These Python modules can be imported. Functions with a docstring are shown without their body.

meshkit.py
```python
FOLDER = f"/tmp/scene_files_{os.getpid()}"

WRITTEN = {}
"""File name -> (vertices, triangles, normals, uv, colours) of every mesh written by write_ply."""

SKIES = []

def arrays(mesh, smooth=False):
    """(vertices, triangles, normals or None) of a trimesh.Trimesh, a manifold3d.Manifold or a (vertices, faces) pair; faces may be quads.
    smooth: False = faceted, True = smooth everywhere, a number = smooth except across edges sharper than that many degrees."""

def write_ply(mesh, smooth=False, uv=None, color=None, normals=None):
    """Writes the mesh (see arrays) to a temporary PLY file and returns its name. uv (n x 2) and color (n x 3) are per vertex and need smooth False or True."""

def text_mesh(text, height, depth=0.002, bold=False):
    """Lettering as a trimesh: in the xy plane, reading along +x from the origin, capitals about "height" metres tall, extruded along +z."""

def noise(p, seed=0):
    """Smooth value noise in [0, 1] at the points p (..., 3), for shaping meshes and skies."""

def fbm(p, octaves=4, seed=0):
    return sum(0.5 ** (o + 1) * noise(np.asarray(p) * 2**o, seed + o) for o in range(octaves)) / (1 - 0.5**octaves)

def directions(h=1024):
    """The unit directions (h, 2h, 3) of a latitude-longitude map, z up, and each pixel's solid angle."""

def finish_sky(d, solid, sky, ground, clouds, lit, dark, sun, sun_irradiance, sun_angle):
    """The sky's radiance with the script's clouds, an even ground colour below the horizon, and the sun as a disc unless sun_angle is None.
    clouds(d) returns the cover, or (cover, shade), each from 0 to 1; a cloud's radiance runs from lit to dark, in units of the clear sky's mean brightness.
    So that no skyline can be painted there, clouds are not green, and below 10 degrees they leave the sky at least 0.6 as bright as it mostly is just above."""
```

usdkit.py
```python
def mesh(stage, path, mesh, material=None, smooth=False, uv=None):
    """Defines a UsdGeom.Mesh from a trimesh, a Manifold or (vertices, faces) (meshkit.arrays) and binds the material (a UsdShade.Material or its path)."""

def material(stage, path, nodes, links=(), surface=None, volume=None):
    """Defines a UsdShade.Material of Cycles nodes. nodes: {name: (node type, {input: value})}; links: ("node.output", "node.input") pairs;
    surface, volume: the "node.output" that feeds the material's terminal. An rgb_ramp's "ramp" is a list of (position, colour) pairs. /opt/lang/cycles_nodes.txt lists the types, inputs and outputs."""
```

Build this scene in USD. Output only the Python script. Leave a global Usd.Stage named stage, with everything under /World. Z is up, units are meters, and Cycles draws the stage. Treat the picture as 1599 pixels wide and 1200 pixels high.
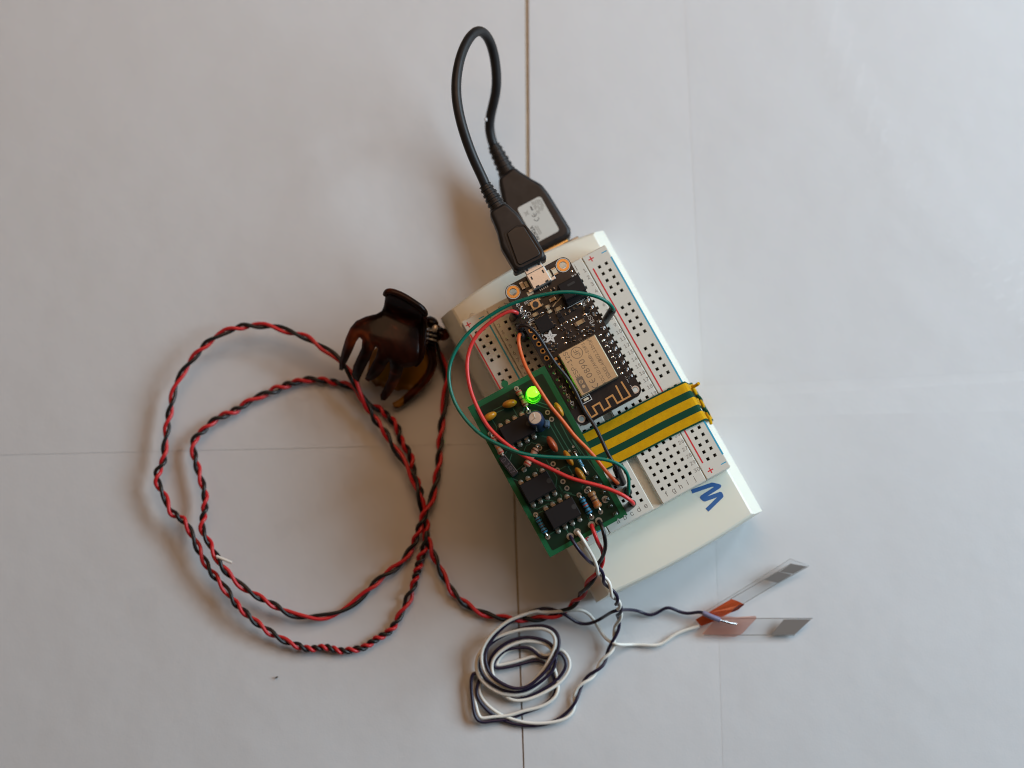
import math, random
import numpy as np, trimesh, usdkit, meshkit
import manifold3d as m3
from scipy.interpolate import make_interp_spline, PchipInterpolator
from shapely.geometry import Polygon, box as sbox, Point, LineString
from shapely.ops import unary_union
from pxr import Usd, UsdGeom, UsdLux, UsdShade, Gf, Sdf

random.seed(7); RNG = np.random.default_rng(7)
stage = Usd.Stage.CreateInMemory()
UsdGeom.SetStageUpAxis(stage, 'Z'); UsdGeom.SetStageMetersPerUnit(stage, 1.0)
UsdGeom.Xform.Define(stage, '/World'); UsdGeom.Scope.Define(stage, '/World/Looks')
MM = 0.001      # everything below is measured in millimetres

# ------------------------------------------------------------------ camera (solved from the breadboard's hole grid)
CAM = np.array([2.160, -93.896, 640.516])
XC = np.array([0.9999943, 0.0, -0.00337226])
YC = np.array([-0.00048912, -0.98942537, -0.14504208])      # image down
ZC = np.array([-0.0033366, 0.1450429, -0.98941974])         # forward
FPX = 3000.0
cam = UsdGeom.Camera.Define(stage, '/World/camera')
FL = 32.0
cam.CreateFocalLengthAttr(FL)
cam.CreateHorizontalApertureAttr(FL * 1599 / FPX); cam.CreateVerticalApertureAttr(FL * 1200 / FPX)
cam.CreateClippingRangeAttr(Gf.Vec2f(0.01, 20))
cam.CreateFStopAttr(2.6); cam.CreateFocusDistanceAttr(0.607)
cam.CreateExposureAttr(0.18)
M = np.eye(4); M[0, :3] = XC; M[1, :3] = -YC; M[2, :3] = -ZC; M[3, :3] = CAM * MM
cam.AddTransformOp().Set(Gf.Matrix4d(*M.ravel().tolist()))

# ------------------------------------------------------------------ light: a cool window to the right, an unseen warm source above, an added fill at left
def area_light(name, pos, target, w, h, color, intensity):
    l = UsdLux.RectLight.Define(stage, '/World/' + name)
    l.CreateWidthAttr(w); l.CreateHeightAttr(h); l.CreateColorAttr(Gf.Vec3f(*color)); l.CreateIntensityAttr(intensity)
    p, t = np.array(pos, float), np.array(target, float)
    z = (p - t) / np.linalg.norm(p - t); x = np.cross([0, 0, 1.0], z)
    x = np.array([1.0, 0, 0]) if np.linalg.norm(x) < 1e-6 else x / np.linalg.norm(x); y = np.cross(z, x)
    m = np.eye(4); m[0, :3], m[1, :3], m[2, :3], m[3, :3] = x, y, z, p
    l.AddTransformOp().Set(Gf.Matrix4d(*m.ravel().tolist()))
def polar(az, el, d):
    a, e = math.radians(az), math.radians(el)
    return (d * math.cos(e) * math.cos(a), d * math.cos(e) * math.sin(a), d * math.sin(e))
area_light('window_light', (0.84, 0.17, 0.49), (0, 0, 0.02), 0.60, 0.46, (0.735, 0.92, 1.07), 9.4)
area_light('unseen_small_light', (0.500, 0.450, 0.420), (0, 0, 0.02), 0.13, 0.13, (0.735, 0.92, 1.07), 20.0)  # small source out of view, placed to sharpen wire and cable shadows
area_light('unseen_warm_light', (0.03, 0.37, 0.60), (0.02, 0.01, 0), 0.5, 0.42, (1.0, 0.58, 0.32), 2.0)  # warm source out of view, placed to warm the shadows
area_light('left_fill_light', (-0.85, -0.12, 0.80), (0, 0, 0), 1.5, 1.1, (1.0, 0.66, 0.42), 0.24)  # added warm fill from the left, lifts the shadow beside the power bank

# ------------------------------------------------------------------ pixel rays and the breadboard's own axes
def P(px, py, z=0.0):
    """The point (mm) where the photograph's pixel lies at height z above the paper."""
    d = XC * (px - 799.5) / FPX + YC * (py - 600) / FPX + ZC
    return CAM + d * ((z - CAM[2]) / d[2])
ORG = np.array([-3.114, 17.832, 0.0]); EX = np.array([0.87737, 0.47981, 0]); EY = np.array([-0.47981, 0.87737, 0]); EZ = np.array([0, 0, 1.0])
ROT = np.stack([EX, EY, EZ])                # local -> world: v @ ROT + ORG ; local x = along a..j, local y = towards the USB end
def loc(px, py, z):
    q = P(px, py, z) - ORG
    return np.array([q @ EX, q @ EY])
def W(mesh):
    """local mesh -> world mesh (mm)"""
    m = mesh.copy(); m.vertices = np.asarray(m.vertices) @ ROT + ORG
    return m
def WP(x, y, z): return np.array([x, y, 0]) @ ROT + ORG + [0, 0, z]
ZB, ZF, ZP = 31.5, 40.0, 40.0               # tops of breadboard, controller board, green board
PT = 2.54

# ------------------------------------------------------------------ shapes
cat = trimesh.util.concatenate
def tm(v, f): return trimesh.Trimesh(np.asarray(v, float), np.asarray(f, int), process=False)
def cbox(x0, x1, y0, y1, z0, z1, c=0.0):
    if c <= 0:
        m = trimesh.creation.box([x1 - x0, y1 - y0, z1 - z0]); m.apply_translation([(x0 + x1) / 2, (y0 + y1) / 2, (z0 + z1) / 2]); return m
    pts = []
    for a in (0, 1):
        for b in (0, 1):
            for d in (0, 1):
                p = np.array([(x0, x1)[a], (y0, y1)[b], (z0, z1)[d]], float); s = np.array([1 - 2 * a, 1 - 2 * b, 1 - 2 * d]) * c
                for k in range(3):
                    q = p + s; q[k] = p[k]; pts.append(q)
                pts.append(p + s * (1 - 0.577) )
    return trimesh.convex.convex_hull(np.array(pts))
def spin(m, deg, at):
    m = m.copy(); m.apply_transform(trimesh.transformations.rotation_matrix(math.radians(deg), [0, 0, 1], [at[0], at[1], 0])); return m
def rect(cx, cy, sx, sy, z0, z1, deg=0, c=0.0):
    return spin(cbox(cx - sx / 2, cx + sx / 2, cy - sy / 2, cy + sy / 2, z0, z1, c), deg, (cx, cy))
def prism(poly, z0, z1):
    ms = []
    for g in getattr(poly, 'geoms', [poly]):
        if g.is_empty or g.area < 1e-5: continue
        m = trimesh.creation.extrude_polygon(g, z1 - z0, engine='earcut'); m.apply_translation([0, 0, z0]); ms.append(m)
    return cat(ms)
def smooth_loop(pts, n, k=3):
    p = np.asarray(pts, float); p = np.vstack([p, p[:1]])
    t = np.r_[0, np.cumsum(np.sqrt(np.linalg.norm(np.diff(p, axis=0), axis=1)))]
    s = make_interp_spline(t, p, k=k, bc_type='periodic')
    return s(np.linspace(0, t[-1], n, endpoint=False))
def bevel_prism(poly, z0, z1, b, n=4, step=0.6, bottom=True):
    """An extruded outline with rounded top (and bottom) edges."""
    g = poly.simplify(0.01); L = g.exterior.length; k = max(24, int(L / step))
    g = Polygon([g.exterior.interpolate(i * L / k) for i in range(k)]); g = g if g.exterior.is_ccw else Polygon(list(g.exterior.coords)[::-1])
    p = np.array(g.exterior.coords)[:-1]
    t = np.roll(p, -1, 0) - np.roll(p, 1, 0); t /= np.linalg.norm(t, axis=1)[:, None]; nin = np.stack([-t[:, 1], t[:, 0]], 1)
    rings = []
    if bottom: rings += [(b * (1 - math.sin(a)), z0 + b * (1 - math.cos(a))) for a in np.linspace(0, math.pi / 2, n)]
    else: rings += [(0, z0)]
    rings += [(b * (1 - math.cos(a)), z1 - b * (1 - math.sin(a))) for a in np.linspace(0, math.pi / 2, n)]
    v, f = [], []
    for o, z in rings: v.append(np.c_[p + nin * o, np.full(k, z)])
    for r in range(len(rings) - 1):
        for i in range(k):
            a, c = r * k + i, r * k + (i + 1) % k
            f += [[a, c, c + k], [a, c + k, a + k]]
    for ring, flip in ((0, True), (len(rings) - 1, False)):
        q = v[ring][:, :2]; tv, tf = trimesh.creation.triangulate_polygon(Polygon(q), engine='earcut')
        idx = np.array([np.argmin(((q - w) ** 2).sum(1)) for w in tv]) + ring * k
        tf = idx[tf]
        a = np.cross(tv[tf * 0 + 1][:, 0] * 0, tv[0] * 0) if False else None
        vv = np.vstack(v)
        for t3 in tf:
            e = np.cross(vv[t3[1]] - vv[t3[0]], vv[t3[2]] - vv[t3[0]])[2]
            f.append(list(t3) if (e > 0) != flip else list(t3[::-1]))
    return tm(np.vstack(v), f)
def curve(pts, step=0.5):
    p = np.asarray(pts, float)
    t = np.r_[0, np.cumsum(np.linalg.norm(np.diff(p, axis=0), axis=1) ** 0.6)]
    s = make_interp_spline(t, p, k=min(3, len(p) - 1))
    q = s(np.linspace(0, t[-1], 40 * len(p)))
    d = np.r_[0, np.cumsum(np.linalg.norm(np.diff(q, axis=0), axis=1))]
    n = max(2, int(d[-1] / step) + 1); u = np.linspace(0, d[-1], n)
    return np.stack([np.interp(u, d, q[:, k]) for k in range(3)], 1)
def tube(path, r, sides=12, cap=True):
    p = np.asarray(path, float); r = np.broadcast_to(r, (len(p),)).astype(float)
    t = np.gradient(p, axis=0); t /= np.linalg.norm(t, axis=1)[:, None] + 1e-12
    a = np.cross(t[0], [0, 0, 1.0] if abs(t[0][2]) < 0.9 else [1.0, 0, 0]); a /= np.linalg.norm(a); A = [a]
    for i in range(1, len(p)):
        a = a - t[i] * (a @ t[i]); a /= np.linalg.norm(a); A.append(a)
    A = np.array(A); B = np.cross(t, A); th = np.arange(sides) * 2 * np.pi / sides
    v = p[:, None] + r[:, None, None] * (np.cos(th)[None, :, None] * A[:, None] + np.sin(th)[None, :, None] * B[:, None])
    v = v.reshape(-1, 3); f = []
    i, j = np.meshgrid(np.arange(len(p) - 1), np.arange(sides), indexing='ij')
    a0, b0 = i * sides + j, i * sides + (j + 1) % sides
    f = np.vstack([np.stack([a0, b0, b0 + sides], -1).reshape(-1, 3), np.stack([a0, b0 + sides, a0 + sides], -1).reshape(-1, 3)])
    if cap:
        n = len(v); v = np.vstack([v, p[:1], p[-1:]]); e = (len(p) - 1) * sides
        f = np.vstack([f, [[n, (k + 1) % sides, k] for k in range(sides)], [[n + 1, e + k, e + (k + 1) % sides] for k in range(sides)]])
    return tm(v, f)
def lathe(profile, axis0, axis1, sections=20):
    """profile of (distance along axis, radius) turned about the segment axis0..axis1 (mm)."""
    p0, p1 = np.asarray(axis0, float), np.asarray(axis1, float); d = (p1 - p0) / np.linalg.norm(p1 - p0)
    pts = np.array([p0 + d * s for s, _ in profile]); rr = [r for _, r in profile]
    a = np.cross(d, [0, 0, 1.0] if abs(d[2]) < 0.9 else [1.0, 0, 0]); a /= np.linalg.norm(a); b = np.cross(d, a)
    th = np.arange(sections) * 2 * np.pi / sections
    v = pts[:, None] + np.array(rr)[:, None, None] * (np.cos(th)[None, :, None] * a + np.sin(th)[None, :, None] * b)
    k = sections; f = []
    for i in range(len(pts) - 1):
        for j in range(k):
            q, w = i * k + j, i * k + (j + 1) % k; f += [[q, w, w + k], [q, w + k, q + k]]
    v = v.reshape(-1, 3); n = len(v); v = np.vstack([v, pts[:1], pts[-1:]]); e = (len(pts) - 1) * k
    f += [[n, (j + 1) % k, j] for j in range(k)] + [[n + 1, e + j, e + (j + 1) % k] for j in range(k)]
    return tm(v, f)
def disc_ring(cx, cy, r0, r1, z0, z1, n=20):
    g = Point(cx, cy).buffer(r1, n // 4)
    return prism(g.difference(Point(cx, cy).buffer(r0, n // 4)) if r0 > 0 else g, z0, z1)
def ellipsoid(c, rx, ry, rz, deg=0, sub=2):
    m = trimesh.creation.icosphere(sub, 1.0); m.apply_scale([rx, ry, rz]); m = spin(m, deg, (0, 0)); m.apply_translation(c); return m
def lettering(s, x, y, z, size, deg=0, depth=0.03, bold=False, center=True):
    """flat letters lying at height z in local axes, centred on x, y"""
    m = meshkit.text_mesh(s, size, depth, bold)
    if center:
        b = m.bounds; m.apply_translation([-(b[0][0] + b[1][0]) / 2, -size / 2, 0])
    m = spin(m, deg, (0, 0)); m.apply_translation([x, y, z]); return m
def line_strip(pts, w, z0, z1, cap=1):
    return prism(LineString(pts).buffer(w / 2, cap_style=cap, join_style=2 if cap == 3 else 1, quad_segs=2), z0, z1)

# ------------------------------------------------------------------ materials
MATS = {}
def mat(name, color, rough=0.5, metal=0.0, spec=0.5, bump=None, vary=None, **extra):
    """plain surface; bump = (scale per metre, strength, distance m); vary = (scale, second colour)"""
    if name in MATS: return MATS[name]
    pb = {'base_color': color, 'roughness': rough, 'metallic': metal, 'specular_ior_level': spec}; pb.update(extra)
    nodes, links = {'p': ('principled_bsdf', pb)}, []
    if bump or vary: nodes['g'] = ('texture_coordinate', {})
    if vary:
        nodes['n'] = ('noise_texture', {'scale': vary[0], 'detail': 4.0, 'roughness': 0.6})
        nodes['r'] = ('rgb_ramp', {'ramp': [(0.3, color), (0.7, vary[1])]})
        links += [('g.object', 'n.vector'), ('n.fac', 'r.fac'), ('r.color', 'p.base_color')]
    if bump:
        nodes['bn'] = ('noise_texture', {'scale': bump[0], 'detail': 3.0})
        nodes['b'] = ('bump', {'strength': bump[1], 'distance': bump[2]})
        links += [('g.object', 'bn.vector'), ('bn.fac', 'b.height'), ('b.normal', 'p.normal')]
    MATS[name] = usdkit.material(stage, '/World/Looks/' + name, nodes, links, surface='p.BSDF')
    return MATS[name]

# ------------------------------------------------------------------ things and their parts
USED = {}
def numbered(parent, name):
    k = USED.get((parent, name), 0); USED[(parent, name)] = k + 1
    return name if k == 0 else f'{name}_{k:03d}'
class Thing:
    def __init__(self, name, label, category, group=None, kind=None, base=None):
        self.path = '/World/' + numbered('', name); self.base = None if base is None else np.array(base, float)
        self.x = UsdGeom.Xform.Define(stage, self.path); p = self.x.GetPrim()
        if label: p.SetCustomDataByKey('label', label)
        if category: p.SetCustomDataByKey('category', category)
        if group: p.SetCustomDataByKey('group', group)
        if kind: p.SetCustomDataByKey('kind', kind)
        if self.base is None: self.base = np.zeros(3)
        self.x.AddTranslateOp().Set(Gf.Vec3d(*(self.base * MM).tolist()))
    def add(self, name, mesh, material, parent=None, smooth=30, label=None):
        par = parent or self.path; path = par + '/' + numbered(par, name)
        m = mesh.copy() if hasattr(mesh, 'copy') else mesh
        m = tm((np.asarray(m.vertices) - self.base) * MM, m.faces)
        g = usdkit.mesh(stage, path, m, material, smooth=smooth)
        if label: g.GetPrim().SetCustomDataByKey('label', label)
        return path
def single(name, mesh, material, label, category, smooth=30, group=None, kind=None):
    path = '/World/' + numbered('', name)
    c = np.array([*np.asarray(mesh.bounds).mean(0)[:2], mesh.bounds[0][2]])
    g = usdkit.mesh(stage, path, tm((np.asarray(mesh.vertices) - c) * MM, mesh.faces), material, smooth=smooth)
    UsdGeom.Xformable(g).AddTranslateOp().Set(Gf.Vec3d(*(c * MM).tolist()))
    for k, v in (('label', label), ('category', category), ('group', group), ('kind', kind)):
        if v: g.GetPrim().SetCustomDataByKey(k, v)
    return g

# ================================================================== the setting: table and paper
def paper_mat(name, col):
    if name in MATS: return MATS[name]
    MATS[name] = usdkit.material(stage, '/World/Looks/' + name, {
        'g': ('texture_coordinate', {}), 'n': ('noise_texture', {'scale': 55.0, 'detail': 5.0, 'roughness': 0.65}),
        'r': ('rgb_ramp', {'ramp': [(0.3, tuple(c * 0.975 for c in col)), (0.7, col)]}),
        'f': ('noise_texture', {'scale': 1400.0, 'detail': 4.0, 'roughness': 0.7}), 'w': ('noise_texture', {'scale': 22.0, 'detail': 3.5, 'roughness': 0.5}),
        'b1': ('bump', {'strength': 0.6, 'distance': 0.0014}), 'b2': ('bump', {'strength': 0.3, 'distance': 0.00012}),
        'p': ('principled_bsdf', {'roughness': 0.62, 'specular_ior_level': 0.25})},
        [('g.object', 'n.vector'), ('g.object', 'f.vector'), ('g.object', 'w.vector'), ('n.fac', 'r.fac'), ('r.color', 'p.base_color'),
         ('w.fac', 'b1.height'), ('f.fac', 'b2.height'), ('b1.normal', 'b2.normal'), ('b2.normal', 'p.normal')], surface='p.BSDF')
    return MATS[name]
wood = usdkit.material(stage, '/World/Looks/tan_wood', {
    'g': ('texture_coordinate', {}), 'm': ('mapping', {'scale': (1, 9, 1)}), 'n': ('noise_texture', {'scale': 60.0, 'detail': 5.0}),
    'r': ('rgb_ramp', {'ramp': [(0.3, (0.40, 0.335, 0.245)), (0.7, (0.48, 0.41, 0.31))]}), 'p': ('principled_bsdf', {'roughness': 0.45})},
    [('g.object', 'm.vector'), ('m.vector', 'n.vector'), ('n.fac', 'r.fac'), ('r.color', 'p.base_color')], surface='p.BSDF')
single('table_top', cbox(-650, 650, -550, 560, -26, -0.75, 0.5), wood, None, None, kind='structure')

def sheet(name, corners, z, label, col, th=0.1, lift=None, step=4.0):
    """one sheet of paper: corner points in mm (counter-clockwise), a thin closed slab with slightly wavy height"""
    a, b, c, d = [np.array(q[:2], float) for q in corners]
    nu = max(2, int(np.linalg.norm(b - a) / step)); nv = max(2, int(np.linalg.norm(d - a) / step))
    u, v = np.meshgrid(np.linspace(0, 1, nu + 1), np.linspace(0, 1, nv + 1), indexing='ij')
    xy = (1 - u)[..., None] * ((1 - v)[..., None] * a + v[..., None] * d) + u[..., None] * ((1 - v)[..., None] * b + v[..., None] * c)
    h = np.full(u.shape, z, float)
    if lift is not None: h = h + lift(xy[..., 0], xy[..., 1], u, v)
    top = np.concatenate([xy, h[..., None]], -1).reshape(-1, 3); bot = top - [0, 0, th]
    n = len(top); i, j = np.meshgrid(np.arange(nu), np.arange(nv), indexing='ij'); k = nv + 1
    q = np.stack([i * k + j, (i + 1) * k + j, (i + 1) * k + j + 1, i * k + j + 1], -1).reshape(-1, 4)
    f = np.vstack([q[:, [0, 1, 2]], q[:, [0, 2, 3]]]); fb = f[:, ::-1] + n
    rim = [x * k for x in range(nu + 1)] + [nu * k + y for y in range(1, nv + 1)] + [x * k + nv for x in range(nu - 1, -1, -1)] + [y for y in range(nv - 1, 0, -1)]
    r = np.array(rim); s = np.roll(r, -1)
    f = np.vstack([f, fb, np.stack([r, r + n, s + n], 1), np.stack([r, s + n, s], 1)])
    return single(name, tm(np.vstack([top, bot]), f), paper_mat('paper_' + ('white' if col is None else col[0]), (0.672, 0.682, 0.686) if col is None else col[1]), label, 'paper sheet', smooth=30)
FAR = 240
def wav(s, amp):
    return lambda x, y, u, v: amp * (meshkit.fbm(np.stack([x / 70 + s, y / 70, x * 0], -1), 3, s) - 0.5)
def up_edge(f, *more):
    return lambda x, y, u, v: f(x, y, u, v) + sum(m(x, y, u, v) for m in more)
def streak_ridge(x, y, u, v):  # light on the paper put into its shape
    """two soft diagonal ridges standing in for light streaks on the paper"""
    h = 0 * x
    for line, a, w in (([(1262, -60), (1300, 60), (1352, 170), (1420, 300), (1500, 400), (1660, 560)], 0.34, 3.6), ([(1440, 230), (1500, 330), (1560, 400), (1680, 500)], 0.26, 3.8)):
        L = LineString([P(*q)[:2] for q in line]); from shapely import points, distance
        h = h + a * np.exp(-(distance(points(x, y), L) / w) ** 2)
    return h
sheet('paper_sheet', [P(-60, 712), P(823, 692), P(819.5, -60), P(-60, -60)], -0.25, 'white paper sheet in the upper left, behind the hair clip', None,
      lift=up_edge(wav(1, 0.5), lambda x, y, u, v: 0.03 * np.exp(-v * 40)))
sheet('paper_sheet', [P(-60, 1260), P(819, 1260), P(798, 680), P(-60, 690)], -0.36, 'white paper sheet in the lower left, under the lower red and black loops', None, lift=wav(1, 0.5))
sheet('paper_sheet', [P(829.6, 655), P(1680, 640), P(1680, -60), P(825.2, -60)], -0.36, 'white paper sheet in the upper right, beside the tan gap by the black cable', None, lift=up_edge(wav(3, 0.45), streak_ridge))
sheet('paper_sheet', [P(821.0, 1260), P(1680, 1260), P(1680, 590), P(800.6, 640)], -0.22, 'white paper sheet in the lower middle, under the coil of white and violet wires', None,
      lift=up_edge(wav(3, 0.45), lambda x, y, u, v: 0.10 * np.exp(-(1 - v) * 45)))
GREY = ('grey', (0.655, 0.664, 0.668))  # thin overlays; grey stands in for the table showing through one sheet
sheet('paper_sheet', [P(1131, 1262), P(1682, 1262), P(1682, 640), P(1112, 652)], -0.185, 'greyer overlay for single-layer paper at the lower right, under the clear strip tips', GREY, 0.02, lift=wav(3, 0.45))
sheet('paper_sheet', [P(1099, 603), P(1682, 576), P(1682, -62), P(1066, -62)], -0.325, 'greyer overlay for single-layer paper filling the upper right corner', GREY, 0.02, lift=up_edge(wav(3, 0.45), streak_ridge))

# ================================================================== power bank
pbm = mat('ivory_plastic', (0.81, 0.80, 0.68), 0.32, bump=(900, 0.05, 0.0001), subsurface_weight=0.12, subsurface_radius=(0.004, 0.003, 0.002), subsurface_scale=0.6)
c4 = [loc(686, 492, 14), loc(947, 366, 14), loc(1188.5, 799.5, 14), loc(931.5, 941, 14)]
bx0 = (c4[0][0] + c4[3][0]) / 2; bx1 = (c4[1][0] + c4[2][0]) / 2; by1 = (c4[0][1] + c4[1][1]) / 2; by0 = (c4[2][1] + c4[3][1]) / 2
print('bank', [c.round(1) for c in c4], bx0, bx1, by0, by1)
def bank_outline(inset, end, bow=2.4, n=17):
    xs = np.linspace(bx0 + inset, bx1 - inset, n); t = np.linspace(-1, 1, n); arc = (1 - t ** 2)
    return np.vstack([np.c_[xs, by0 + end - 1.3 * arc], np.c_[xs[::-1], by1 - end + bow * arc[::-1]]])
pts = []
for z, i, e in ((0.0, 3.2, 0.8), (0.5, 2.8, 0.4), (6.5, 0.15, 0.05), (8.0, 0.0, 0.0), (14.6, 0.0, 0.0), (15.6, 0.35, 0.03), (21.4, 3.7, 0.25), (22.0, 4.1, 0.5), (22.4, 4.8, 1.0)):
    o = bank_outline(i, e); pts.append(np.c_[o, np.full(len(o), z)])
bank = Thing('power_bank', 'ivory white plastic power bank under the breadboard, blue W-shaped mark on its end', 'power bank', base=WP((bx0 + bx1) / 2, (by0 + by1) / 2, 0))
bank.add('body', W(trimesh.convex.convex_hull(np.vstack(pts))), pbm, smooth=26)
blue = mat('blue_print', (0.03, 0.12, 0.33), 0.5)
zz = [loc(*q, 22.4) for q in ((1080, 768), (1112, 757), (1123, 759.5), (1096, 777), (1100, 780.5), (1125, 771.5), (1126.5, 775), (1104, 797))]
zz2 = smooth_loop  # (kept simple: rounded joins come from the buffer)
bank.add('printed_mark', W(line_strip(zz, 1.35, 22.35, 22.46, cap=2)), blue)
pa = loc(868, 377, 11); 
dark = mat('flat_dark', (0.02, 0.02, 0.02), 0.6)  # for the button cap, and flat patches painting the shade of slots and holes
bank.add('usb_socket', W(cbox(pa[0] - 7.0, pa[0] + 7.0, by1 + 1.2, by1 + 2.75, 7.6, 14.2, 0.3)), mat('socket_metal', (0.5, 0.48, 0.42), 0.35, 1.0))

# ================================================================== breadboard
bbm = mat('breadboard_plastic', (0.72, 0.70, 0.61), 0.42, bump=(700, 0.05, 0.0001), subsurface_weight=0.08, subsurface_radius=(0.003, 0.0025, 0.002), subsurface_scale=0.5)
holem = mat('hole_dark', (0.035, 0.028, 0.022), 0.7)  # dark plates for contacts; the shade inside the holes is in their colour
inkr, inkb, inkg = mat('red_ink', (0.62, 0.02, 0.03), 0.5), mat('blue_ink', (0.03, 0.36, 0.55), 0.5), mat('grey_ink', (0.20, 0.175, 0.15), 0.6)
BY1, BY0 = 1.7 * PT, -30.72 * PT
bb = Thing('breadboard', 'white solderless breadboard with red and blue rail lines on the power bank', 'breadboard', base=WP(14, -37, 22.4))
def hole_plate(x0, x1, y0, y1, holes, top=ZB, depth=2.6):
    o = Polygon([(x0, y0), (x1, y0), (x1, y1), (x0, y1)]).buffer(-0.35, join_style=2).buffer(0.35, quad_segs=2)
    hs = [sbox(x - 0.52, y - 0.52, x + 0.52, y + 0.52) for x, y in holes]
    c = 0.25
    pl = prism(o.difference(unary_union(hs)), top - depth, top - c)
    inner = o.buffer(-c)
    pl2 = prism(inner.difference(unary_union(hs)), top - c, top)
    # sloping rim between the two levels
    a = np.array(o.exterior.coords)[:-1]; L = o.exterior.length; k = 60
    e1 = [o.exterior.interpolate(i / k, normalized=True) for i in range(k)]
    v, f = [], []
    for q in e1:
        n = inner.exterior.interpolate(inner.exterior.project(q)); v += [[q.x, q.y, top - c], [n.x, n.y, top]]
    for i in range(k):
        p0, p1 = 2 * i, 2 * ((i + 1) % k); f += [[p0, p1, p1 + 1], [p0, p1 + 1, p0 + 1]] if o.exterior.is_ccw else [[p1, p0, p1 + 1], [p1 + 1, p0, p0 + 1]]
    return cat([pl, pl2, tm(v, f)])
RR = [j + 6 * g for g in range(5) for j in range(5)]
xs_r = 11 + 2.868; xs_l = -3.918; ky_r, ky_l = 0.4916, 0.4543
SEAM_R, SEAM_L = (xs_r - 1.44) * PT, (xs_l + 2.44) * PT
XR, XL = (xs_r + 2.03) * PT, (xs_l - 1.03) * PT
mainh_l = [(u * PT, -k * PT) for u in range(5) for k in range(30)]; mainh_r = [(u * PT, -k * PT) for u in range(7, 12) for k in range(30)]
ch0, ch1 = 5.5 * PT - 1.6, 5.5 * PT + 1.6
main = bb.add('terminal_block', W(cat([hole_plate(SEAM_L + 0.08, ch0, BY0, BY1, mainh_l), hole_plate(ch1, SEAM_R - 0.08, BY0, BY1, mainh_r),
        cbox(SEAM_L + 0.08, SEAM_R - 0.08, BY0, BY1, 22.7, ZB - 2.6)])), bbm, smooth=False)
bb.add('dark_hole_plate', W(cat([cbox(-1.2, 11.4, -29.6 * PT, 0.5 * PT, ZB - 2.55, ZB - 2.3), cbox(7 * PT - 1.2, 11 * PT + 1.2, -29.6 * PT, 0.5 * PT, ZB - 2.55, ZB - 2.3)])), holem, parent=main)
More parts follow.
